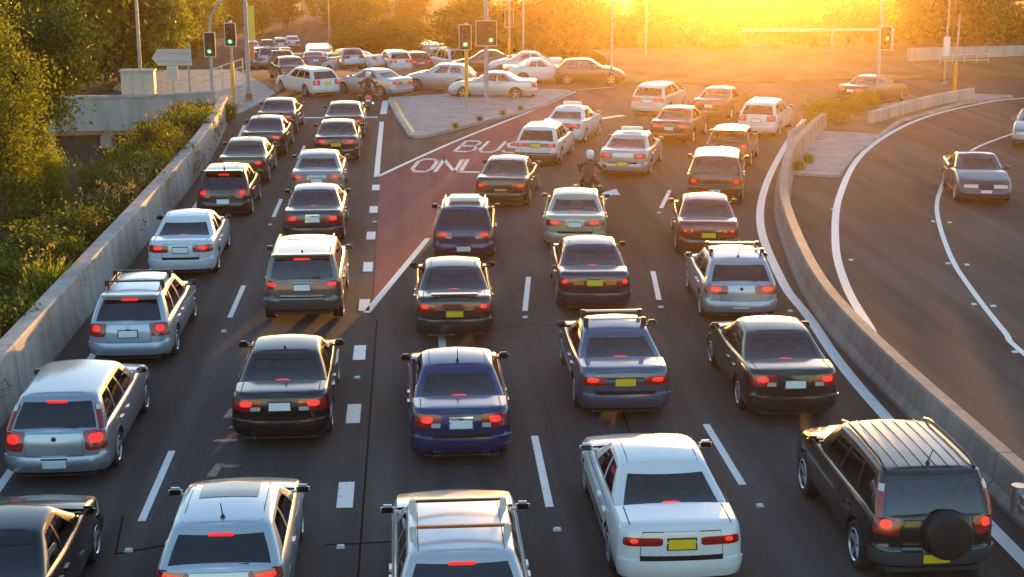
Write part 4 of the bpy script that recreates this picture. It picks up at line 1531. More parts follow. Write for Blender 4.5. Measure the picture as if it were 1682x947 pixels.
# traffic crossing the junction and queueing on the far road
FAR = 'cars crossing the junction'
JUNCTION = [
    ('wagon_car', 'white wagon turning left at the junction, rear towards us', (-4.0, 77.6, -32), dict(type='wagon', col=WHITE, lamps=[(.9, 1.7, .66, .9)], plate='yellow', plate_z=.75, detail=1, high=None)),
    ('sedan_car', 'silver sedan turning left across the junction, yellow plate showing', (.05, 77.2, -48), dict(type='sedan', col=(.46, .49, .54), metal=.5, lamps=[(.5, 1.65, .72, .88)], plate='yellow', plate_z=.8, detail=1)),
    ('hatch_car', 'silver hatchback crossing behind the yellow-sleeved signal post', (3.95, 80.6, -75), dict(type='hatch', col=(.50, .52, .55), metal=.4, detail=1, brake=False)),
    ('sedan_car', 'silver sedan crossing close behind the large signal on the median', (6.9, 76.3, -78), dict(type='sedan', col=(.48, .52, .58), metal=.5, detail=1, brake=False)),
    ('hatch_car', 'dark brown hatchback heading right across the junction', (8.5, 83.6, 96), dict(type='hatch', col=(.05, .036, .028), detail=1, brake=False, front=True)),
    ('sedan_car', 'white sedan heading right behind the dark brown hatchback', (5.6, 84.0, 84), dict(type='sedan', col=WHITE, detail=1, brake=False, L=4.4)),
    ('wagon_car', 'white wagon just left of the red hatchback beyond the junction', (-0.18, 101, -14), dict(type='wagon', col=WHITE, detail=1, high=None, brake=False)),
    ('hatch_car', 'small red hatchback beyond the junction, partly hidden', (1.27, 104, -20), dict(type='hatch', col=(.40, .035, .02), detail=1, high=None)),
    ('van', 'white van beyond the crossing silver hatchback, rear-on', (4.13, 108, -20), dict(type='suv', col=WHITE, detail=1, high=None, H=1.9, brake=False)),
    ('sedan_car', 'pale sedan seen between the two median signals beyond the crossing cars', (9.60, 88.5, -85), dict(type='sedan', col=(.55, .55, .56), metal=.3, detail=1, brake=False)),
]
protos = {}
for nm, lab, (x, y, yaw), spec in JUNCTION:
    c = Car(nm, lab, 'van' if nm == 'van' else 'car', spec, FAR)
    place(c.root, x, y, yaw, c.L)
    c.root.location.z = gz(c.root.location.y) + .004

QF = 'distant cars queued on the far road'
FARCOL = {'white': ((.72, .73, .74), 0), 'silver': ((.48, .51, .55), .5), 'dark': ((.03, .03, .034), 0), 'blue': ((.04, .07, .16), .3), 'grey': ((.16, .16, .17), .4)}
FTYPE = {}
for ty in ('sedan', 'hatch', 'wagon', 'suv'):
    for cn in FARCOL:
        FTYPE[(ty, cn)] = None
FARCARS = [
    (-6.17, 84, -14, 'sedan', 'dark', 'dark sedan rear-on just left of the turning white wagon'),
    (-8.20, 101, -12, 'hatch', 'grey', 'grey hatchback in the far queue behind the dark sedan'),
    (-9.21, 103, -10, 'suv', 'silver', 'silver tall car beside the banner pole in the far queue'),
    (-10.35, 104, -8, 'hatch', 'dark', 'dark hatchback by the far left kerb, left of the banner pole'),
    (-3.30, 100, -18, 'wagon', 'silver', 'silver wagon just behind the turning white wagon'),
    (-2.41, 104, -22, 'sedan', 'silver', 'silver sedan beyond the crossing silver sedan, rear-on'),
    (-4.76, 107, -12, 'hatch', 'white', 'white hatchback at the crest behind the turning white wagon'),
    (-6.16, 104, -10, 'sedan', 'blue', 'blue sedan at the crest of the far road'),
    (-7.53, 109, -8, 'wagon', 'white', 'white wagon at the crest, in the left file of the far queue'),
    (-1.51, 101, -60, 'sedan', 'white', 'white sedan nose left behind the red hatchback'),
    (7.4, 91.2, -84, 'sedan', 'dark', 'dark sedan crossing behind the tall median mast'),
    (-12.87, 150, -8, 'sedan', 'white', None),
    (-11.79, 152, -8, 'hatch', 'silver', None),
    (-15.12, 158, -8, 'suv', 'silver', None),
    (-14.20, 160, -8, 'hatch', 'white', None),
    (-12.70, 160, -8, 'sedan', 'grey', None),
    (-17.05, 168, -8, 'sedan', 'silver', None),
    (-15.53, 170, -8, 'hatch', 'dark', None),
    (-14.17, 172, -8, 'wagon', 'white', None),
    (-12.91, 174, -8, 'sedan', 'silver', None),
    (-4.97, 135, -8, 'sedan', 'silver', None),
    (-4.33, 141, -8, 'suv', 'white', None),
    (-2.82, 138, -8, 'sedan', 'dark', None),
    (-1.34, 132, -8, 'wagon', 'white', None),
]
for x, y, yaw, ty, cn, lab in FARCARS:
    nm = ty + '_car' if ty != 'suv' else 'suv_car'
    shared = 'small %s %s in the far queue %s' % (cn, 'off-road car' if ty == 'suv' else {'hatch': 'hatchback'}.get(ty, ty), 'left of the distant bus' if x < -10 else 'half hidden by the crest')
    if FTYPE[(ty, cn)] is None:
        c = Car(nm, lab or shared, 'car', dict(type=ty, col=FARCOL[cn][0], metal=FARCOL[cn][1], detail=0, brake=False, high=None), QF)
        FTYPE[(ty, cn)] = c
        o = c.root
    else:
        c = FTYPE[(ty, cn)]
        o = copy_tree(c.root)
        o['label'] = lab or shared
    o['group'] = QF
    a = R(yaw)
    o.location = (x + math.sin(a) * c.L / 2, y + math.cos(a) * c.L / 2, gz(y + 2.3) + .02)
    o.rotation_euler = (math.atan2(gz(y + 4.5) - gz(y), 4.5), 0, -a)


# buses
def bus(label, x, y, yaw, two=False, col='bus_white'):
    r = thing('bus', label, 'bus', (x, y, gz(y)), -R(yaw), 'buses beyond the junction')
    b = MB()
    b.bbox(-1.25, 1.25, -5.5, 5.5, .35, 3.05, .12)
    b.build('body', M[col], r)
    b = MB()
    b.bbox(-1.0, 1.0, -3.5, 3.0, 3.05, 3.25, .05)
    b.build('roof_pod', M['bus_white'], r)
    for s in (-1, 1):
        b = MB()
        b.box(-1.12, 1.12, s * 5.5 - .015, s * 5.5 + .015, 1.25, 2.55)
        b.build('windscreen' if s > 0 else 'rear_window', M['window_dark'], r, smooth=0)
        b = MB()
        b.box(-.9, .9, s * 5.5 - .02, s * 5.5 + .02, 2.65, 2.9)
        b.build('destination_panel', M['black'], r, smooth=0)
        for k in range(6):
            b = MB()
            b.box(s * 1.25 - .015, s * 1.25 + .015, -4.9 + k * 1.65, -3.4 + k * 1.65, 1.35, 2.5)
            b.build('side_window', M['sunroof'], r, smooth=0)
        for yy in (-3.4, 3.6):
            w_ = link('wheel', WHEELS['cover'][0], r)
            w_.location = (s * 1.1, yy, .48)
            w_.scale = (.48, .48, .48)
            w_.rotation_euler = (0, 0, 0 if s > 0 else PI)
            link('rim', WHEELS['cover'][1], w_)
        b = MB()
        b.box(-1.05, -.75, s * 5.5 - .02, s * 5.5 + .02, .7, .9)
        b.box(.75, 1.05, s * 5.5 - .02, s * 5.5 + .02, .7, .9)
        b.build('lamps', M['lamp_clear'] if s > 0 else M['lamp_red'], r, smooth=0)
    return r


bus('bus with dark windscreen facing us on the far road', -8.15, 143, 176)
bus('white bus rear-on, half hidden behind the crossing cars', 1.75, 134, -17)


# ------------------------------------------------------------------ motorcycles and riders
def skin_mesh(name, joints, edges, mat, parent=None, sub=2, root=0):
    me = bpy.data.meshes.new(name)
    me.from_pydata([j[0] for j in joints], edges, [])
    o = bpy.data.objects.new(name, me)
    C.objects.link(o)
    md = o.modifiers.new('skin', 'SKIN')
    md.use_smooth_shade = True
    for i, j in enumerate(joints):
        rr = j[1] if isinstance(j[1], tuple) else (j[1], j[1])
        me.skin_vertices[0].data[i].radius = rr
        me.skin_vertices[0].data[i].use_root = i == root
    ms = o.modifiers.new('sub', 'SUBSURF')
    ms.levels = ms.render_levels = sub
    dg = bpy.context.evaluated_depsgraph_get()
    ev = o.evaluated_get(dg)
    m2 = bpy.data.meshes.new_from_object(ev)
    m2.name = name
    bpy.data.objects.remove(o)
    m2.materials.clear()
    m2.materials.append(mat)
    m2.polygons.foreach_set('use_smooth', [True] * len(m2.polygons))
    return link(name, m2, parent)


def motorcycle(x, y, yaw, label, rider_label):
    r = thing('motorcycle', label, 'motorcycle', (x, y, .004), -R(yaw), 'motorcycles between the lanes')
    for yy, rr in ((-.70, .31), (.72, .31)):
        b = MB()
        b.lathe([(.66, -.16), (.78, -.24), (.94, -.2), (1.0, 0), (.94, .2), (.78, .24), (.66, .16)], 'X', 24)
        w_ = b.build('wheel', M['rubber'], r)
        w_.location = (0, yy, rr)
        w_.scale = (rr,) * 3
        b = MB()
        b.lathe([(.68, -.08), (.62, -.1), (.6, 0), (.62, .1), (.68, .08)], 'X', 24)
        b.lathe([(.14, -.25), (.16, 0), (.14, .25)], 'X', 12)
        for k in range(6):
            a = PI * k / 3
            b.tube([(0, .12 * math.cos(a), .12 * math.sin(a)), (0, .64 * math.cos(a), .64 * math.sin(a))], .05, 6)
        b.build('rim', M['hubcap'], w_)
    b = MB()
    b.bbox(-.16, .16, -.05, .45, .28, .62, .07)
    b.build('engine', M['hubcap'], r)
    b = MB()
    b.bbox(-.17, .17, .02, .52, .68, .92, .09)
    b.build('fuel_tank', M['lamp_red'], r)
    b = MB()
    b.bbox(-.16, .16, -.78, .06, .72, .82, .04)
    b.build('seat', M['black'], r)
    b = MB()
    b.bbox(-.12, .12, -1.0, -.62, .66, .80, .05)
    b.build('tail_fairing', M['jacket'], r)
    b = MB()
    b.bbox(-.10, .10, -1.03, -.985, .68, .77, .015)
    b.build('tail_lamp', M['lamp_lit'], r)
    b = MB()
    b.box(-.10, .10, -1.02, -1.0, .46, .60)
    b.build('number_plate', M['plate_white'], r, smooth=0)
    for s in (-1, 1):
        b = MB()
        b.tube([(s * .09, .72, .31), (s * .1, .55, .95)], .028, 8)
        b.build('fork', M['galv'], r)
        b = MB()
        b.tube([(s * .05, .52, 1.0), (s * .2, .50, 1.04), (s * .36, .40, 1.03)], .016, 8)
        b.build('handlebar', M['black'], r)
        b = MB()
        b.tube([(s * .3, .48, 1.04), (s * .36, .5, 1.2)], .01, 6)
        b.bbox(s * .40 - .08, s * .40 + .08, .48, .52, 1.18, 1.29, .015)
        b.build('mirror', M['black'], r)
        b = MB()
        b.tube([(s * .20, .1, .3), (s * .22, -.5, .32), (s * .24, -.95, .40)], [.03, .05, .06], 10)
        b.build('exhaust_pipe', M['chrome'], r)
        b = MB()
        b.bbox(s * .38 - .13, s * .38 + .13, -.85, -.35, .5, .78, .06)
        b.build('pannier', M['black'], r)
    # rider
    p = thing('person', rider_label, 'person', (x, y, .004), -R(yaw), 'riders on the motorcycles')
    J = [((0, -.28, .92), (.17, .14)), ((0, -.24, 1.12), (.16, .12)), ((0, -.14, 1.34), (.19, .12)), ((0, -.08, 1.46), (.11, .09)), ((0, -.05, 1.54), .065)]
    E_ = [(0, 1), (1, 2), (2, 3), (3, 4)]
    for s in (-1, 1):
        k = len(J)
        J += [((s * .20, -.10, 1.42), .085), ((s * .33, .08, 1.22), .062), ((s * .36, .32, 1.08), .045), ((s * .36, .40, 1.06), .042)]
        E_ += [(3, k), (k, k + 1), (k + 1, k + 2), (k + 2, k + 3)]
        for f in range(4):
            q = len(J)
            J += [((s * (.33 + .022 * f), .455, 1.065), .013), ((s * (.33 + .022 * f), .47, 1.03), .011), ((s * (.33 + .022 * f), .44, 1.015), .010)]
            E_ += [(k + 3, q), (q, q + 1), (q + 1, q + 2)]
        q = len(J)
        J += [((s * .315, .42, 1.04), .013), ((s * .30, .445, 1.02), .011)]
        E_ += [(k + 3, q), (q, q + 1)]
        q = len(J)
        J += [((s * .13, -.26, .88), .12), ((s * .28, .16, .78), .082), ((s * .25, -.10, .40), .055), ((s * .25, -.12, .33), .05), ((s * .26, .06, .30), .042)]
        E_ += [(0, q), (q, q + 1), (q + 1, q + 2), (q + 2, q + 3), (q + 3, q + 4)]
    skin_mesh('rider_body', J, E_, M['jacket'], p, 1)
    b = MB()
    prof = [(0.0, -.15), (.08, -.145), (.115, -.10), (.135, -.02), (.135, .05), (.11, .11), (.06, .145), (0, .155)]
    b.lathe(prof, 'Z', 18, center=(0, -.03, 1.68))
    hm = b.build('helmet', M['helmet'], p)
    b = MB()
    b.lathe([(.137, .0), (.139, .03), (.135, .06)], 'Z', 18, center=(0, -.028, 1.68))
    b.v = [q for q in b.v]
    b.f = [f for f in b.f if all(b.v[i][1] > .02 for i in f)]
    b.m = [0] * len(b.f)
    b.build('visor', M['sunroof'], hm)
    return r


motorcycle(5.95, 46.6, 14, 'motorcycle with glowing tail lamp between the pale green and the silver sedan', 'person in dark jacket and pale helmet riding the motorcycle ahead of the pale green sedan')
motorcycle(-1.8, 72.6, 0, 'motorcycle waiting at the stop line beside the median island', 'person in dark clothes and helmet riding the motorcycle at the stop line')


# ------------------------------------------------------------------ street furniture
def signal(label, x, y, base_z, pole_h, heads, sleeve=None, mast=None, pole_mat='galv', yaw=0, rad=.07):
    r = thing('traffic_light', label, 'traffic light', (x, y, base_z), R(yaw), 'traffic lights at the junction')
    b = MB()
    if mast:
        b.tube([(0, 0, 0), (0, 0, pole_h)] + [(mx, 0, mz) for mx, mz in mast], [rad * 1.3, rad] + [rad * .75] * len(mast), 12)
    else:
        b.tube([(0, 0, 0), (0, 0, pole_h)], rad, 12)
        b.lathe([(rad, pole_h), (rad * 1.4, pole_h + .02), (rad * 1.3, pole_h + .12), (0, pole_h + .15)], 'Z', 12)
    b.build('pole', M[pole_mat], r)
    b = MB()
    b.lathe([(.16, 0), (.16, .03), (.1, .06), (rad, .08)], 'Z', 12)
    b.build('base_plate', M['galv'], r)
    if sleeve:
        b = MB()
        b.lathe([(rad * 1.25, sleeve[0]), (rad * 1.35, sleeve[0] + .03), (rad * 1.35, sleeve[1] - .03), (rad * 1.05, sleeve[1])], 'Z', 12)
        b.build('pole_sleeve', M['sleeve'], r)
    for hx, hz, w_, h_, lit, lens_x, away in heads:
        b = MB()
        hy = -.16 if not away else .16
        d = -1 if not away else 1
        b.bbox(hx - w_ / 2, hx + w_ / 2, hy - .02, hy + .02, hz - h_ / 2, hz + h_ / 2, .015)
        hd = b.build('signal_head', M['signal'], r)
        b = MB()
        for (a0, a1, c0, c1) in ((-w_ / 2 - .03, w_ / 2 + .03, h_ / 2, h_ / 2 + .035), (-w_ / 2 - .03, w_ / 2 + .03, -h_ / 2 - .035, -h_ / 2), (-w_ / 2 - .035, -w_ / 2, -h_ / 2, h_ / 2), (w_ / 2, w_ / 2 + .035, -h_ / 2, h_ / 2)):
            b.box(hx + a0, hx + a1, hy - .022, hy + .018, hz + c0, hz + c1)
        b.build('backing_border', M['border'], hd, smooth=0)
        b = MB()
        b.bbox(hx + lens_x - .15, hx + lens_x + .15, min(hy + d * .02, hy + d * .16), max(hy + d * .02, hy + d * .16), hz - .5, hz + .5, .03)
        b.build('housing', M['signal'], hd)
        for k, mm in enumerate(('lens_green' if lit == 'g' else 'lens_amber', 'lens_amber_lit' if lit == 'a' else 'lens_amber', 'lens_red')):
            zz = hz - .32 + .32 * k
            b = MB()
            y0 = hy + d * .162
            b.lathe([(0, y0 + d * .02), (.07, y0 + d * .016), (.11, y0), (.11, y0 - d * .03)], 'Y', 18, center=(hx + lens_x, 0, zz))
            b.build('lens', M[mm], hd, fixn=True)
            if k == 0 and lit == 'g':
                b = MB()
                b.lathe([(0, y0 + d * .03), (.05, y0 + d * .026), (.06, y0 + d * .01)], 'Y', 14, center=(hx + lens_x, 0, zz))
                b.build('lens', M['lens_core'], hd, fixn=True)
            b = MB()
            pts = []
            rows = []
            for q in range(9):
                a = R(-10 + 200 * q / 8)
                rows.append([(hx + lens_x + .125 * math.cos(a), y0 - d * .02, zz + .125 * math.sin(a)), (hx + lens_x + .125 * math.cos(a), y0 + d * .2, zz + .125 * math.sin(a) - .02)])
            b.grid(rows)
            b.build('visor', M['signal'], hd)
    return r


signal('green traffic light on the curved mast pole by the left pavement', -9.9, 76.5, .13, 3.4, [(.0, 2.76, .52, 1.2, 'g', 0, False)], None, [(.12, 4.2), (.5, 4.85), (1.0, 5.1), (1.7, 5.2), (2.4, 5.25)], 'pole_blue')
signal('green traffic light on a yellow-sleeved post, second from the left', -8.62, 74.6, .13, 3.95, [(0, 3.4, .5, 1.1, 'g', 0, False)], (.3, 2.0))
signal('green traffic light on a yellow-sleeved post on the median island', 3.0, 71.3, .14, 4.0, [(-.06, 3.45, .55, 1.15, 'g', 0, False)], (.7, 2.8))
signal('wide green traffic light on the tall grey mast of the median island', 4.1, 73.8, .14, 9.0, [(0, 3.45, 1.0, 1.2, 'g', .22, False)], None, None, 'pole_blue', 0, .11)
signal('amber traffic light on the tall pole of the right corner island', 24.95, 76.0, .12, 9.0, [(.25, 2.95, .55, 1.15, 'a', 0, False)], None, None, 'pole_blue', 0, .10)
signal('traffic light seen from behind on a yellow-sleeved post beyond the crossing cars', 6.7, 94, gz(94, 6.7), 4.2, [(0, 3.2, .5, 1.1, '', 0, True)], (.3, 2.0))


def post(label, x, y, z, h, rad=.07, sleeve=None, mat='galv', name='street_pole', cat='pole', arm=None, group='poles round the junction'):
    r = thing(name, label, cat, (x, y, z), 0, group)
    b = MB()
    b.tube([(0, 0, 0), (0, 0, h * .5), (0, 0, h)], [rad * 1.2, rad, rad * .75], 12)
    b.build('pole', M[mat], r)
    b = MB()
    b.lathe([(.2, 0), (.2, .04), (.12, .06), (rad, .1)], 'Z', 12)
    b.build('base_plate', M['galv'], r)
    if sleeve:
        b = MB()
        b.lathe([(rad * 1.35, sleeve[0]), (rad * 1.45, sleeve[0] + .03), (rad * 1.45, sleeve[1] - .03), (rad * 1.1, sleeve[1])], 'Z', 12)
        b.build('pole_sleeve', M['sleeve'], r)
    if arm:
        for s in arm:
            b = MB()
            b.tube([(0, 0, h - .1), (s * .8, 0, h + .25), (s * 2.0, 0, h + .4)], .04, 8)
            a = b.build('lamp_arm', M['galv'], r)
            b = MB()
            b.bbox(s * 2.0 - .35, s * 2.0 + .35, -.13, .13, h + .32, h + .48, .05)
            b.build('lamp_head', M['galv'], a)
    return r


SL = 'street lamps round the junction'
post('tall street lamp behind the cream cabinet at left', -12.95, 73.4, .1, 10, .08, None, 'galv', 'street_lamp', 'street lamp', (1,), SL)
pb = post('tall blue-grey pole carrying a narrow yellow banner by the left pavement', -7.95, 75.6, .13, 10, .1, None, 'pole_blue', 'banner_pole', 'pole')
b = MB()
b.bbox(.13, .42, -.02, .02, 3.0, 4.75, .01)
b.build('banner', M['banner'], pb)
b = MB()
b.bbox(.13, .36, -.02, .02, 2.0, 2.9, .01)
b.build('banner', M['banner_red'], pb)
b = MB()
b.lathe([(.17, 0), (.18, .3), (.14, .34), (.1, .36)], 'Z', 12)
b.build('pole_collar', M['timber'], pb)
for lab, px_, py_, s in [('street lamp directly behind the median mast, left of the brown hatchback', 7.55, 93.5, (1,)), ('street lamp by the far kerb, left of the glare', 11.75, 82.95, (1,)),
                         ('street lamp at the left edge of the bright glare', 14.8, 89.7, (-1,)), ('slender street lamp behind the trees on the far left', -17.5, 92, (1,)), ('street lamp on the far road near the parked houses', -7.5, 150, (1,))]:
    post(lab, px_, py_, gz(py_, px_) + (.1 if px_ > 10 else 0), 11, .075, None, 'galv', 'street_lamp', 'street lamp', s, SL)
post('slim yellow-sleeved post at the tip of the right corner island', 29.6, 77.2, 0, 4.2, .07, (.1, 1.6), 'galv')
pw = post('tall thin pole with two white boxes beyond the right corner island', 30.8, 82, 0, 9.5, .05, None, 'galv')
for z_ in (1.55, 5.6):
    b = MB()
    b.bbox(-.16, .16, -.14, .1, z_, z_ + 1.1, .03)
    b.build('white_box', M['plate_white'], pw)
tl_ = post('distant lamp post whose lens glints at the edge of the trees', 13.2, 112, gz(112, 13.2), 9.0, .05, None, 'galv', 'street_lamp', 'street lamp', None, SL)
b = MB()
b.lathe([(0, 6.25), (.16, 6.3), (.2, 6.45), (.12, 6.6), (0, 6.62)], 'Z', 14, center=(-.9, 0, 0))
b.tube([(0, 0, 6.6), (-.9, 0, 6.6)], .03, 8)
b.build('lit_lens', M['street_lit'], tl_)

# overhead gantry in the glare
gt = thing('sign_gantry', 'overhead gantry bar with a box sign in the bright glare', 'gantry', (26.9, 92, .3))
b = MB()
b.bbox(-5.6, 4.2, -.09, .09, 1.95, 2.13, .03)
b.build('gantry_beam', M['galv'], gt)
for x_ in (0.2, 4.1):
    b = MB()
    b.tube([(x_, 0, -.6), (x_, 0, 1.95)], .09, 12)
    b.build('gantry_post', M['galv'], gt)
b = MB()
b.bbox(-.42, .42, -.12, .12, 2.14, 3.05, .04)
b.build('box_sign', M['signal'], gt)

# direction sign seen from behind
ds = thing('direction_sign', 'arrow-shaped direction board seen from behind, left of the signals', 'sign', (-11.5, 74.2, 0))
b = MB()
arrow_out = [(-1.0, 2.42), (-.7, 2.86), (.95, 2.86), (.95, 2.05), (-.7, 2.05)]
vs = [(x_, y_, z_) for y_ in (-.02, .02) for x_, z_ in arrow_out]
b.add(vs, [(0, 1, 2, 3, 4)[::-1], (5, 6, 7, 8, 9)] + [(i, (i + 1) % 5, (i + 1) % 5 + 5, i + 5) for i in range(5)])
b.build('arrow_board', M['sign_back'], ds, smooth=0, fixn=True)
b = MB()
b.box(-.28, .25, -.05, -.022, 1.32, 2.03)
b.build('lower_board', M['sign_back'], ds, smooth=0)
for x_, z_ in ((-.02, 2.8), (.78, 3.15)):
    b = MB()
    b.tube([(x_, .06, -.4), (x_, .06, z_)], .045, 10)
    b.build('sign_post', M['galv'], ds)
for z_ in (2.25, 2.65):
    b = MB()
    b.box(-.75, .93, -.04, -.0205, z_ - .02, z_ + .02)
    b.build('sign_rail', M['galv'], ds, smooth=0)

# cabinet behind the parapet
cb = thing('utility_cabinet', 'cream ribbed utility cabinet behind the bridge parapet', 'cabinet', (-13.1, 73.6, 0))
b = MB()
b.bbox(-.8, .8, -.35, .35, .1, 1.85, .02)
b.build('case', M['cabinet'], cb)
b = MB()
b.bbox(-.86, .86, -.42, .42, 1.85, 1.93, .015)
b.build('lid', M['cabinet'], cb)
for k in range(3):
    b = MB()
    b.bbox(-.76 + k * .52, -.28 + k * .52, -.372, -.34, .3, 1.75, .01)
    b.build('door', M['cabinet'], cb)

# handrail on the ramp
hr = thing('handrail', 'pale two-bar handrail rising along the ramp left of the signals', 'handrail', (-10.5, 77.5, 0))
pts = [(-2.0, 0), (-1.0, .05), (0, .35), (1.0, .75), (2.1, 1.1)]
for off in (.55, .95):
    b = MB()
    b.tube([(x_, .0, z_ + off) for x_, z_ in pts], .035, 8)
    b.build('rail', M['rail_paint'], hr)
for x_, z_ in pts:
    b = MB()
    b.tube([(x_, 0, -.3), (x_, 0, z_ + .98)], .035, 8)
    b.build('rail_post', M['rail_paint'], hr)

# low rail by the far wall
lr = thing('handrail', 'short low handrail in front of the far right retaining wall', 'handrail', (34.3, 88.4, .2))
for z_ in (.5, .85):
    b = MB()
    b.tube([(-1.5, -.2, z_), (1.8, .4, z_)], .03, 8)
    b.build('rail', M['rail_paint'], lr)
for k in range(5):
    b = MB()
    b.tube([(-1.5 + k * .82, -.2 + k * .15, -.2), (-1.5 + k * .82, -.2 + k * .15, .88)], .03, 8)
    b.build('rail_post', M['rail_paint'], lr)


# ------------------------------------------------------------------ vegetation
def leaf_quad(b, c, size, rnd, up=0.0, asp=1.8):
    d = Vector((rnd.gauss(0, 1), rnd.gauss(0, 1), rnd.gauss(0, 1) + up)).normalized()
    e = d.cross(Vector((rnd.gauss(0, 1), rnd.gauss(0, 1), rnd.gauss(0, 1)))).normalized()
    n = d.cross(e) * size * .18
    L_, w_ = size * asp / 2, size / 2
    b.v += [tuple(c - d * L_), tuple(c + e * w_ * .8 + n), tuple(c + d * L_), tuple(c - e * w_ * .8 + n)]
    k = len(b.v)
    b.f.append((k - 4, k - 3, k - 2, k - 1))
    b.m.append(0)


def crown_mesh(name, seed, rx, ry, rz, n_clump, n_leaf, leaf, mat, clump=.5, floor=-1.0):
    rnd = random.Random(seed)
    b = MB()
    cs = []
    while len(cs) < n_clump:
        v = Vector((rnd.uniform(-1, 1), rnd.uniform(-1, 1), rnd.uniform(floor, 1)))
        l_ = v.length
        if l_ > 1 or l_ < .35:
            continue
        edge = .78 + .34 * noise.noise(v.normalized() * 1.7 + Vector((seed * 3.1, 0, 0)))
        if l_ > edge:
            continue
        if noise.noise(v * 2.4 + Vector((0, seed * 1.7, 0))) < -.22:
            continue
        cs.append(Vector((v.x * rx, v.y * ry, v.z * rz)))
    for c in cs:
        k = clump * rnd.uniform(.6, 1.3)
        for _ in range(n_leaf):
            q = c + Vector((rnd.gauss(0, k), rnd.gauss(0, k), rnd.gauss(0, k * .6)))
            leaf_quad(b, q, leaf * rnd.uniform(.6, 1.3), rnd, -.3)
    o = b.build(name, mat, smooth=0, merge=False)
    me = o.data
    bpy.data.objects.remove(o)
    return me, cs


def trunk_mesh(seed, h, r0, tips, mat):
    rnd = random.Random(seed)
    b = MB()
    lean = Vector((rnd.uniform(-.06, .06), rnd.uniform(-.06, .06), 0))
    pts = [Vector((lean.x * z * 3 + .08 * math.sin(z), lean.y * z * 3, z)) for z in [h * k / 6 for k in range(7)]]
    b.tube(pts, [r0 * (1.25 - .9 * k / 6) for k in range(7)], 10)
    for t in tips:
        k = rnd.randint(2, 5)
        s = pts[k]
        mid = (s + t) / 2 + Vector((0, 0, -.08 * (t - s).length))
        b.tube([s, mid, t], [r0 * .42, r0 * .25, r0 * .08], 6)
    o = b.build('trunk', mat, smooth=50, merge=False)
    me = o.data
    bpy.data.objects.remove(o)
    return me


def tree_at(name, label, cat, x, y, z, crown, trunk, ch, scale=1.0, rz=0.0, group=None, squash=1.0):
    r = thing(name, label, cat, (x, y, z), rz, group)
    r.scale = (scale, scale, scale * squash)
    if trunk:
        link('trunk', trunk, r)
    c = link('crown', crown, r)
    c.location = (0, 0, ch)
    return r


# near left trees
me, cs = crown_mesh('crown', 11, 2.5, 2.5, 4.2, 170, 95, .085, M['leaf_warm'], .30)
tm = trunk_mesh(11, 6.5, .13, [c + Vector((0, 0, 5.4)) for c in cs[::9]], M['bark'])
LT = 'leafy trees behind the left barrier'
tree_at('leafy_tree', 'tall leafy tree with sunlit yellow leaves at the left edge, nearest us', 'tree', -12.9, 45.5, -.75, me, tm, 4.7, 1.0, .4, LT)
me, cs = crown_mesh('crown', 12, 2.2, 2.2, 4.4, 170, 90, .10, M['leaf_dark'], .4)
tm = trunk_mesh(12, 6.5, .14, [c + Vector((0, 0, 5.6)) for c in cs[::9]], M['bark'])
tree_at('leafy_tree', 'darker tall tree behind the sunlit one at upper left', 'tree', -13.4, 53.5, -1.0, me, tm, 5.8, 1.15, 1.1, LT)
me, cs = crown_mesh('crown', 13, 1.9, 1.9, 3.2, 130, 85, .085, M['leaf_gold'], .34)
tm = trunk_mesh(13, 5.0, .10, [c + Vector((0, 0, 4.0)) for c in cs[::9]], M['bark'])
tree_at('leafy_tree', 'smaller golden-leaved tree beside the underpass at left', 'tree', -14.6, 49.6, -1.1, me, tm, 3.9, 1.0, 0, LT)
tree_at('leafy_tree', 'golden-leaved tree cut off by the left edge', 'tree', -14.2, 41.6, -.9, me, tm, 3.9, 1.05, 2, LT)
tree_at('leafy_tree', 'short golden sapling in front of the dark underpass', 'tree', -12.7, 50.6, -1.0, me, tm, 3.9, .52, 3, LT)
tree_at('leafy_tree', 'low golden sapling between the underpass and the left barrier', 'tree', -11.6, 47.4, -1.0, me, tm, 3.9, .45, 4, LT)

# shrubs on the bank behind the left barrier
SH = 'shrubs on the bank behind the left barrier'
shrubs = [crown_mesh('shrub_leaves', 21, .8, .8, .75, 26, 75, .055, M['leaf'], .17, -.2)[0],
          crown_mesh('shrub_leaves', 22, .9, .9, .65, 28, 75, .06, M['leaf_dark'], .18, -.2)[0],
          crown_mesh('shrub_leaves', 23, .7, .7, .8, 24, 75, .05, M['leaf_gold'], .16, -.2)[0]]


def tuft_mesh(seed, n, h, spread, mat, seeds=0, bw=.016):
    rnd = random.Random(seed)
    b = MB()
    for i in range(n):
        a = rnd.uniform(0, 2 * PI)
        r_ = abs(rnd.gauss(0, spread * .35))
        base = Vector((r_ * math.cos(a), r_ * math.sin(a), 0))
        out = Vector((math.cos(a), math.sin(a), 0)) * rnd.uniform(.1, 1) * spread
        hh = h * rnd.uniform(.55, 1.1)
        side = Vector((-math.sin(a), math.cos(a), 0)) * bw
        p1 = base + out * .35 + Vector((0, 0, hh * .7))
        p2 = base + out + Vector((0, 0, hh * rnd.uniform(.6, 1.0)))
        b.add([base - side, base + side, p1 + side * .8, p1 - side * .8, p2], [(0, 1, 2, 3), (3, 2, 4)], 0)
        if i < seeds:
            c = base + out * .5 + Vector((0, 0, hh * 1.05))
            for _ in range(5):
                leaf_quad(b, c + Vector((rnd.gauss(0, .03), rnd.gauss(0, .03), rnd.gauss(0, .07))), .05, rnd, 1.0)
                b.m[-1] = 1
    o = b.build('blades', [mat, M['seedhead']], smooth=0, merge=False)
    me = o.data
    bpy.data.objects.remove(o)
    return me


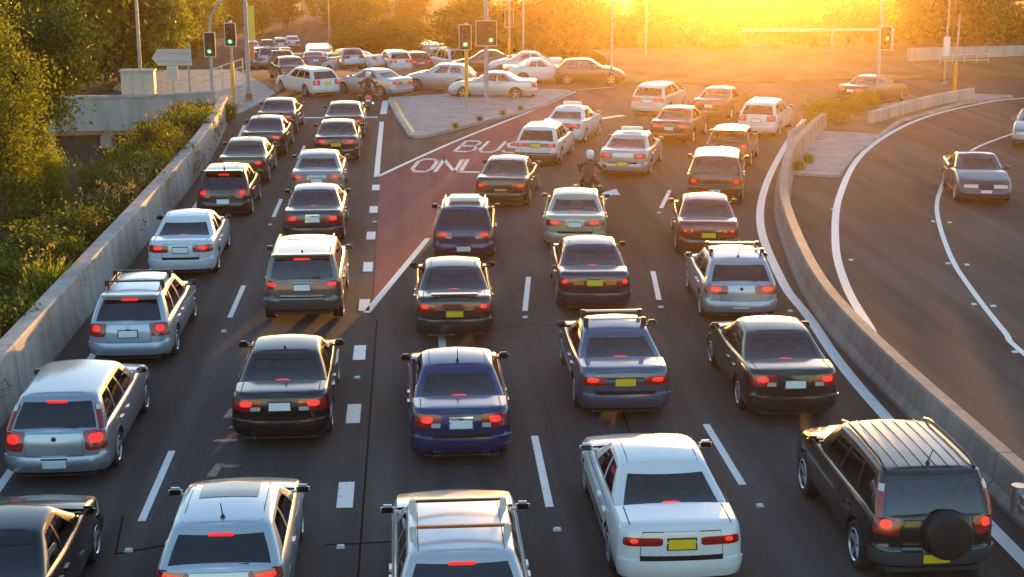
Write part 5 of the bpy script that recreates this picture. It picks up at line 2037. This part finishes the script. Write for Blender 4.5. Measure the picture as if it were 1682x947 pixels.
tufts = [tuft_mesh(31, 240, .85, .75, M['grass'], 14), tuft_mesh(32, 220, .7, .8, M['grass'], 40), tuft_mesh(33, 200, .95, .6, M['leaf_gold'], 6)]
rnd = random.Random(5)
k = 0
LOOK = {0: 'mid green', 1: 'dark green', 2: 'golden green'}
LANE = [(25, 'the silver wagon'), (32, 'the pale blue wagon'), (39.5, 'the white sedan'), (47, 'the black hatchback'), (53, 'the dark gold sedan'), (59.5, 'the dim-plated sedan'), (65.6, 'the lane leader')]


def where(x, y):
    row = 'against the left barrier' if x > -9.2 else 'set back from the barrier' if x > -10.8 else 'far from the left barrier'
    return row + ', beside ' + min(LANE, key=lambda q: abs(q[0] - y))[1]


BANK = []
for i in range(46):
    y = 25 + 42 * (i + rnd.random()) / 46
    x = -8.5 - abs(rnd.gauss(0, 1)) * (1.9 if y < 50 else 1.1)
    if y > 55:
        x = max(x, -11.6)
    x = max(x, -14.5)
    t = rnd.randint(0, 2)
    s = rnd.uniform(.75, 1.5) * (1.15 if y > 58 else 1.0)
    r = thing('shrub', '%s %s shrub %s' % (LOOK[t], 'big' if s > 1.25 else 'small' if s < .95 else 'leafy', where(x, y)), 'shrub', (x, y, ground_h(x, y) - .05), rnd.uniform(0, 6), SH)
    BANK.append((x / y, r['label'], r))
    r.scale = (s, s, s * rnd.uniform(.8, 1.2))
    c = link('leaves', shrubs[t], r)
    c.location = (0, 0, .45)
for i in range(70):
    y = 22 + 46 * (i + rnd.random()) / 70
    x = -8.15 - abs(rnd.gauss(0, 1)) * 1.5
    if y > 55:
        x = max(x, -11.2)
    x = max(x, -14.0)
    t = rnd.randint(0, 2)
    s = rnd.uniform(.7, 1.35)
    r = thing('grass_tuft', '%s grass tuft %s' % (('pale', 'pink-headed', 'golden')[t], where(x, y)), 'grass tuft', (x, y, ground_h(x, y) - .05), rnd.uniform(0, 6),
              'grass tufts behind the left barrier')
    BANK.append((x / y, r['label'], r))
    r.scale = (s, s, s)
    link('blades', tufts[t], r)
# low ground cover on the bank
b = MB()
for i in range(26000):
    y = rnd.uniform(18, 70)
    x = -8.0 - rnd.random() ** 1.3 * 14
    q = Vector((x, y, ground_h(x, y) + abs(rnd.gauss(0, .14))))
    leaf_quad(b, q, rnd.uniform(.05, .12), rnd, .6)
gcv = b.build('ground_cover', M['leaf'], smooth=0, merge=False)
tag(gcv, kind='stuff')

mound = crown_mesh('shrub_leaves', 27, .85, .85, .75, 75, 60, .055, M['leaf_gold'], .13, -.4)[0]
# bushes on the corner island
for (x, y, s, lab) in [(19.0, 64.9, 1.25, 'rounded dry-golden bush at the near tip of the corner island'), (22.6, 70.4, .95, 'dry-golden bush behind the low wall on the corner island'), (21.3, 68.3, .8, 'small dry bush between the two larger ones on the corner island')]:
    r = thing('shrub', lab, 'shrub', (x, y, .1), s, 'bushes on the corner island')
    r.scale = (s, s, s * .85)
    c = link('leaves', mound, r)
    c.location = (0, 0, .45)
for (x, y) in [(15.2, 54), (14.4, 52.4), (17.8, 63.4), (24.4, 69.2), (23, 67.5), (2.2, 64.6), (4.6, 68.9), (3.4, 66.8), (5.6, 70.6)]:
    r = thing('grass_tuft', 'dry weed tuft at the kerb of the ' + ('median island' if x < 8 else 'right corner island'), 'weed', (x, y, .1), x, 'weeds on the islands')
    BANK.append((x / y, r['label'], r))
    sc = .4 if x < 8 else .6
    r.scale = (sc, sc, sc * .8)
    link('blades', tufts[2], r)

# the wall of trees beyond the junction
BIG = []
for sd_, mt in ((41, 'leaf_dark'), (42, 'leaf'), (43, 'leaf_dark'), (44, 'leaf_gold')):
    me, cs = crown_mesh('crown', sd_, 4.4, 4.4, 6.2, 190, 46, .26, M[mt], .62)
    tm = trunk_mesh(sd_, 8, .22, [c + Vector((0, 0, 6.6)) for c in cs[::10]], M['bark'] if mt != 'leaf' else M['bark_pale'])
    BIG.append((me, tm))
GAP = []
tree_spots = []
rnd = random.Random(9)


def in_gap(x, y):
    """corridor left open where the low sun shines through"""
    c = 14 + (y - 60) * math.tan(R(SUN_AZ))
    return -24 < x - c < 9.5


# left hillside, behind the bridge
for i in range(12):
    tree_spots.append((-16 - i * 3.2 + rnd.uniform(-1, 1), 84 + rnd.uniform(-4, 10) + i * 1.2, rnd.uniform(.75, 1.05), 'tree behind the bridge parapet at upper left'))
for i in range(9):
    tree_spots.append((-19.5 - i * .5 - rnd.uniform(0, 4), 104 + i * 9, rnd.uniform(.7, 1.0), 'tree along the left side of the far road'))
# right of the far road
for i in range(8):
    tree_spots.append((6.0 + i * 1.2, 111 + rnd.uniform(-3, 3) + (6 if i % 2 else 0), rnd.uniform(.78, .95), 'tree in the dense dark stand beyond the crossing cars'))
for i in range(9):
    tree_spots.append((-3.0 - i * .55 + rnd.uniform(0, 2), 124 + i * 9, rnd.uniform(.72, .9), 'tree along the right side of the far road'))
for i in range(20):
    tree_spots.append((15.5 + i * 1.15, 112 + i * .5 + rnd.uniform(-3, 3), rnd.uniform(.68, .82), 'tree in the low belt behind the glare'))
for i in range(7):
    tree_spots.append((-1.5 + i * 1.9, 149 + rnd.uniform(-3, 3), rnd.uniform(.85, 1.0), 'tree behind the rear-on white bus beyond the junction'))
for i in range(19):
    tree_spots.append((33.5 + rnd.uniform(-3, 3) + i * 3.0, 97 + i * .8 + rnd.uniform(-2, 4), rnd.uniform(.8, 1.2), 'tree behind the far right retaining wall'))
for i in range(13):
    tree_spots.append((-38 + i * 2.9 + rnd.uniform(-1, 1), 192 + rnd.uniform(0, 9) + (14 if i % 3 == 0 else 0), rnd.uniform(.42, .6), 'tree round the houses beyond the far road'))
for i in range(12):
    tree_spots.append((4 + i * 7 + rnd.uniform(-3, 3), 200 + rnd.uniform(-8, 12), rnd.uniform(.5, .62), 'tree in the far hazy line behind the glare'))
for i in range(30):
    tree_spots.append((13.5 + i * 1.5 + rnd.uniform(-1, 1), 94 + i * .55 + rnd.uniform(-2, 7), rnd.uniform(.30, .42), 'low bushy tree on the verge inside the glare'))
TREES = []
for i, (x, y, s, lab) in enumerate(tree_spots):
    small = s < .65
    low = 'dense dark stand' in lab or 'right side of the far' in lab or 'white bus' in lab or 'low belt' in lab
    if in_gap(x, y) and not small and not low:
        continue
    k = (0, 2)[rnd.randint(0, 1)] if 'low belt' in lab or 'dense dark' in lab else rnd.randint(0, 3) if small else (0, 1, 2, 0, 2, 3)[rnd.randint(0, 5)]
    kinds = ('dark green', 'mid green', 'deep green', 'golden')
    lab2 = kinds[k] + ' ' + lab
    TREES.append((x / y, lab2, lab))
    TREES[-1] += (tree_at('tree', lab2, 'tree', x, y, gz(y, x) - .1 + (.6 if (x > 16 and y < 112) else 0), BIG[k][0], BIG[k][1], 6.0, s, rnd.uniform(0, 6), lab.replace('tree', 'trees', 1), .4 if 'low belt' in lab else .56 if low else .5 if 'low bushy' in lab else 1.0),)
ORD = ['leftmost', 'second from left', 'third from left', 'fourth from left', 'fifth from left', 'sixth from left', 'seventh from left', 'eighth from left', 'ninth from left', 'tenth from left', 'eleventh from left', 'twelfth from left']


def number_off(items):
    """items: (x / y, label, object); say which one where several look alike"""
    by = {}
    for q in items:
        by.setdefault(q[1], []).append(q)
    for lab_, qs in by.items():
        qs.sort(key=lambda q: q[0])
        for n_, q in enumerate(qs):
            q[-1]['label'] = lab_ if len(qs) == 1 else lab_ + ', ' + (ORD[n_] if n_ < len(qs) - 1 or len(qs) > 9 else 'rightmost')


number_off([(q[0], q[1], q[3]) for q in TREES])
number_off(BANK)
number_off([(o.location.x / o.location.y, o['label'], o) for o in C.objects if o.get('group') == QF])
# undergrowth that closes the gaps low between the trunks
b = MB()
rnd = random.Random(77)
for i in range(16000):
    u = rnd.random()
    if u < .45:
        x, y = rnd.uniform(4.5, 16), rnd.uniform(106, 118)
        h_ = rnd.random() ** 1.2 * 5.5
    elif u < .7:
        x, y = rnd.uniform(40, 90), rnd.uniform(95, 108)
        h_ = rnd.random() ** 1.4 * 3.6
    elif u < .87:
        x, y = rnd.uniform(-50, -15), rnd.uniform(80, 100)
        h_ = rnd.random() ** 1.4 * 3.6
    else:
        x, y = rnd.uniform(14, 60), rnd.uniform(94, 110)
        h_ = rnd.random() ** 1.4 * 2.2
    h_ *= .6 + .5 * noise.noise(Vector((x * .3, y * .1, 4)))
    leaf_quad(b, Vector((x, y, gz(y, x) + (.8 if x > 16 and y < 110 else 0) + max(0, h_))), rnd.uniform(.25, .5), rnd, .2)
tag(b.build('undergrowth', M['leaf_dark'], smooth=0, merge=False), kind='stuff')


# houses far down the road
def house(label, x, y, z, w_, d_, h_, rz, wall, roof):
    r = thing('house', label, 'house', (x, y, z), rz, 'houses at the end of the far road')
    b = MB()
    b.box(-w_ / 2, w_ / 2, -d_ / 2, d_ / 2, -1, h_)
    b.build('wall', M[wall], r, smooth=0)
    b = MB()
    e, rh = .5, w_ * .22
    vs = [(-w_ / 2 - e, -d_ / 2 - e, h_), (w_ / 2 + e, -d_ / 2 - e, h_), (w_ / 2 + e, d_ / 2 + e, h_), (-w_ / 2 - e, d_ / 2 + e, h_), (-w_ / 4, 0, h_ + rh), (w_ / 4, 0, h_ + rh)]
    b.add(vs, [(0, 1, 5, 4), (1, 2, 5), (2, 3, 4, 5), (3, 0, 4), (3, 2, 1, 0)])
    rf = b.build('roof', M[roof], r, smooth=0)
    b = MB()
    b.box(w_ * .15, w_ * .15 + .6, -.3, .3, h_, h_ + rh + .7)
    b.build('chimney', M['wall_brick'], rf, smooth=0)
    n = max(2, int(w_ / 2.6))
    for fl in range(max(1, int(h_ / 2.8))):
        for k in range(n):
            cx = -w_ / 2 + w_ * (k + .5) / n
            b = MB()
            b.box(cx - .6, cx + .6, -d_ / 2 - .05, -d_ / 2 + .02, .9 + fl * 2.8, 2.2 + fl * 2.8)
            wd = b.build('window', M['window_dark'], r, smooth=0)
            b = MB()
            b.box(cx - .7, cx + .7, -d_ / 2 - .09, -d_ / 2 - .06, .78 + fl * 2.8, .89 + fl * 2.8)
            b.build('sill', M['kerb'], wd, smooth=0)


house('house with grey roof at the end of the far road', -7.0, 214, -6, 11, 9, 3.4, .1, 'wall', 'roof_grey')
house('tiled house left of the grey-roofed one, at the end of the far road', -21, 222, -5.5, 10, 8, 3.0, -.15, 'wall', 'roof_tile')
house('brick house farthest left at the end of the far road', -34, 226, -5, 12, 9, 3.2, .05, 'wall_brick', 'roof_tile')

# ------------------------------------------------------------------ evening haze
hz = MB()
hz.box(-595, 595, -98, 885, -7.8, 24)
ho = hz.build('haze', [], smooth=0)
hm_ = bpy.data.materials.new('haze')
hm_.use_nodes = True
nt = hm_.node_tree
nt.nodes.remove(nt.nodes['Principled BSDF'])
pv_ = nt.nodes.new('ShaderNodeVolumePrincipled')
pv_.inputs['Density'].default_value = HAZE_DENSITY
pv_.inputs['Anisotropy'].default_value = HAZE_ANISO
pv_.inputs['Color'].default_value = (1.0, .74, .40, 1)
nt.links.new(pv_.outputs[0], nt.nodes['Material Output'].inputs['Volume'])
ho.data.materials.clear()
ho.data.materials.append(hm_)
tag(ho, kind='stuff')
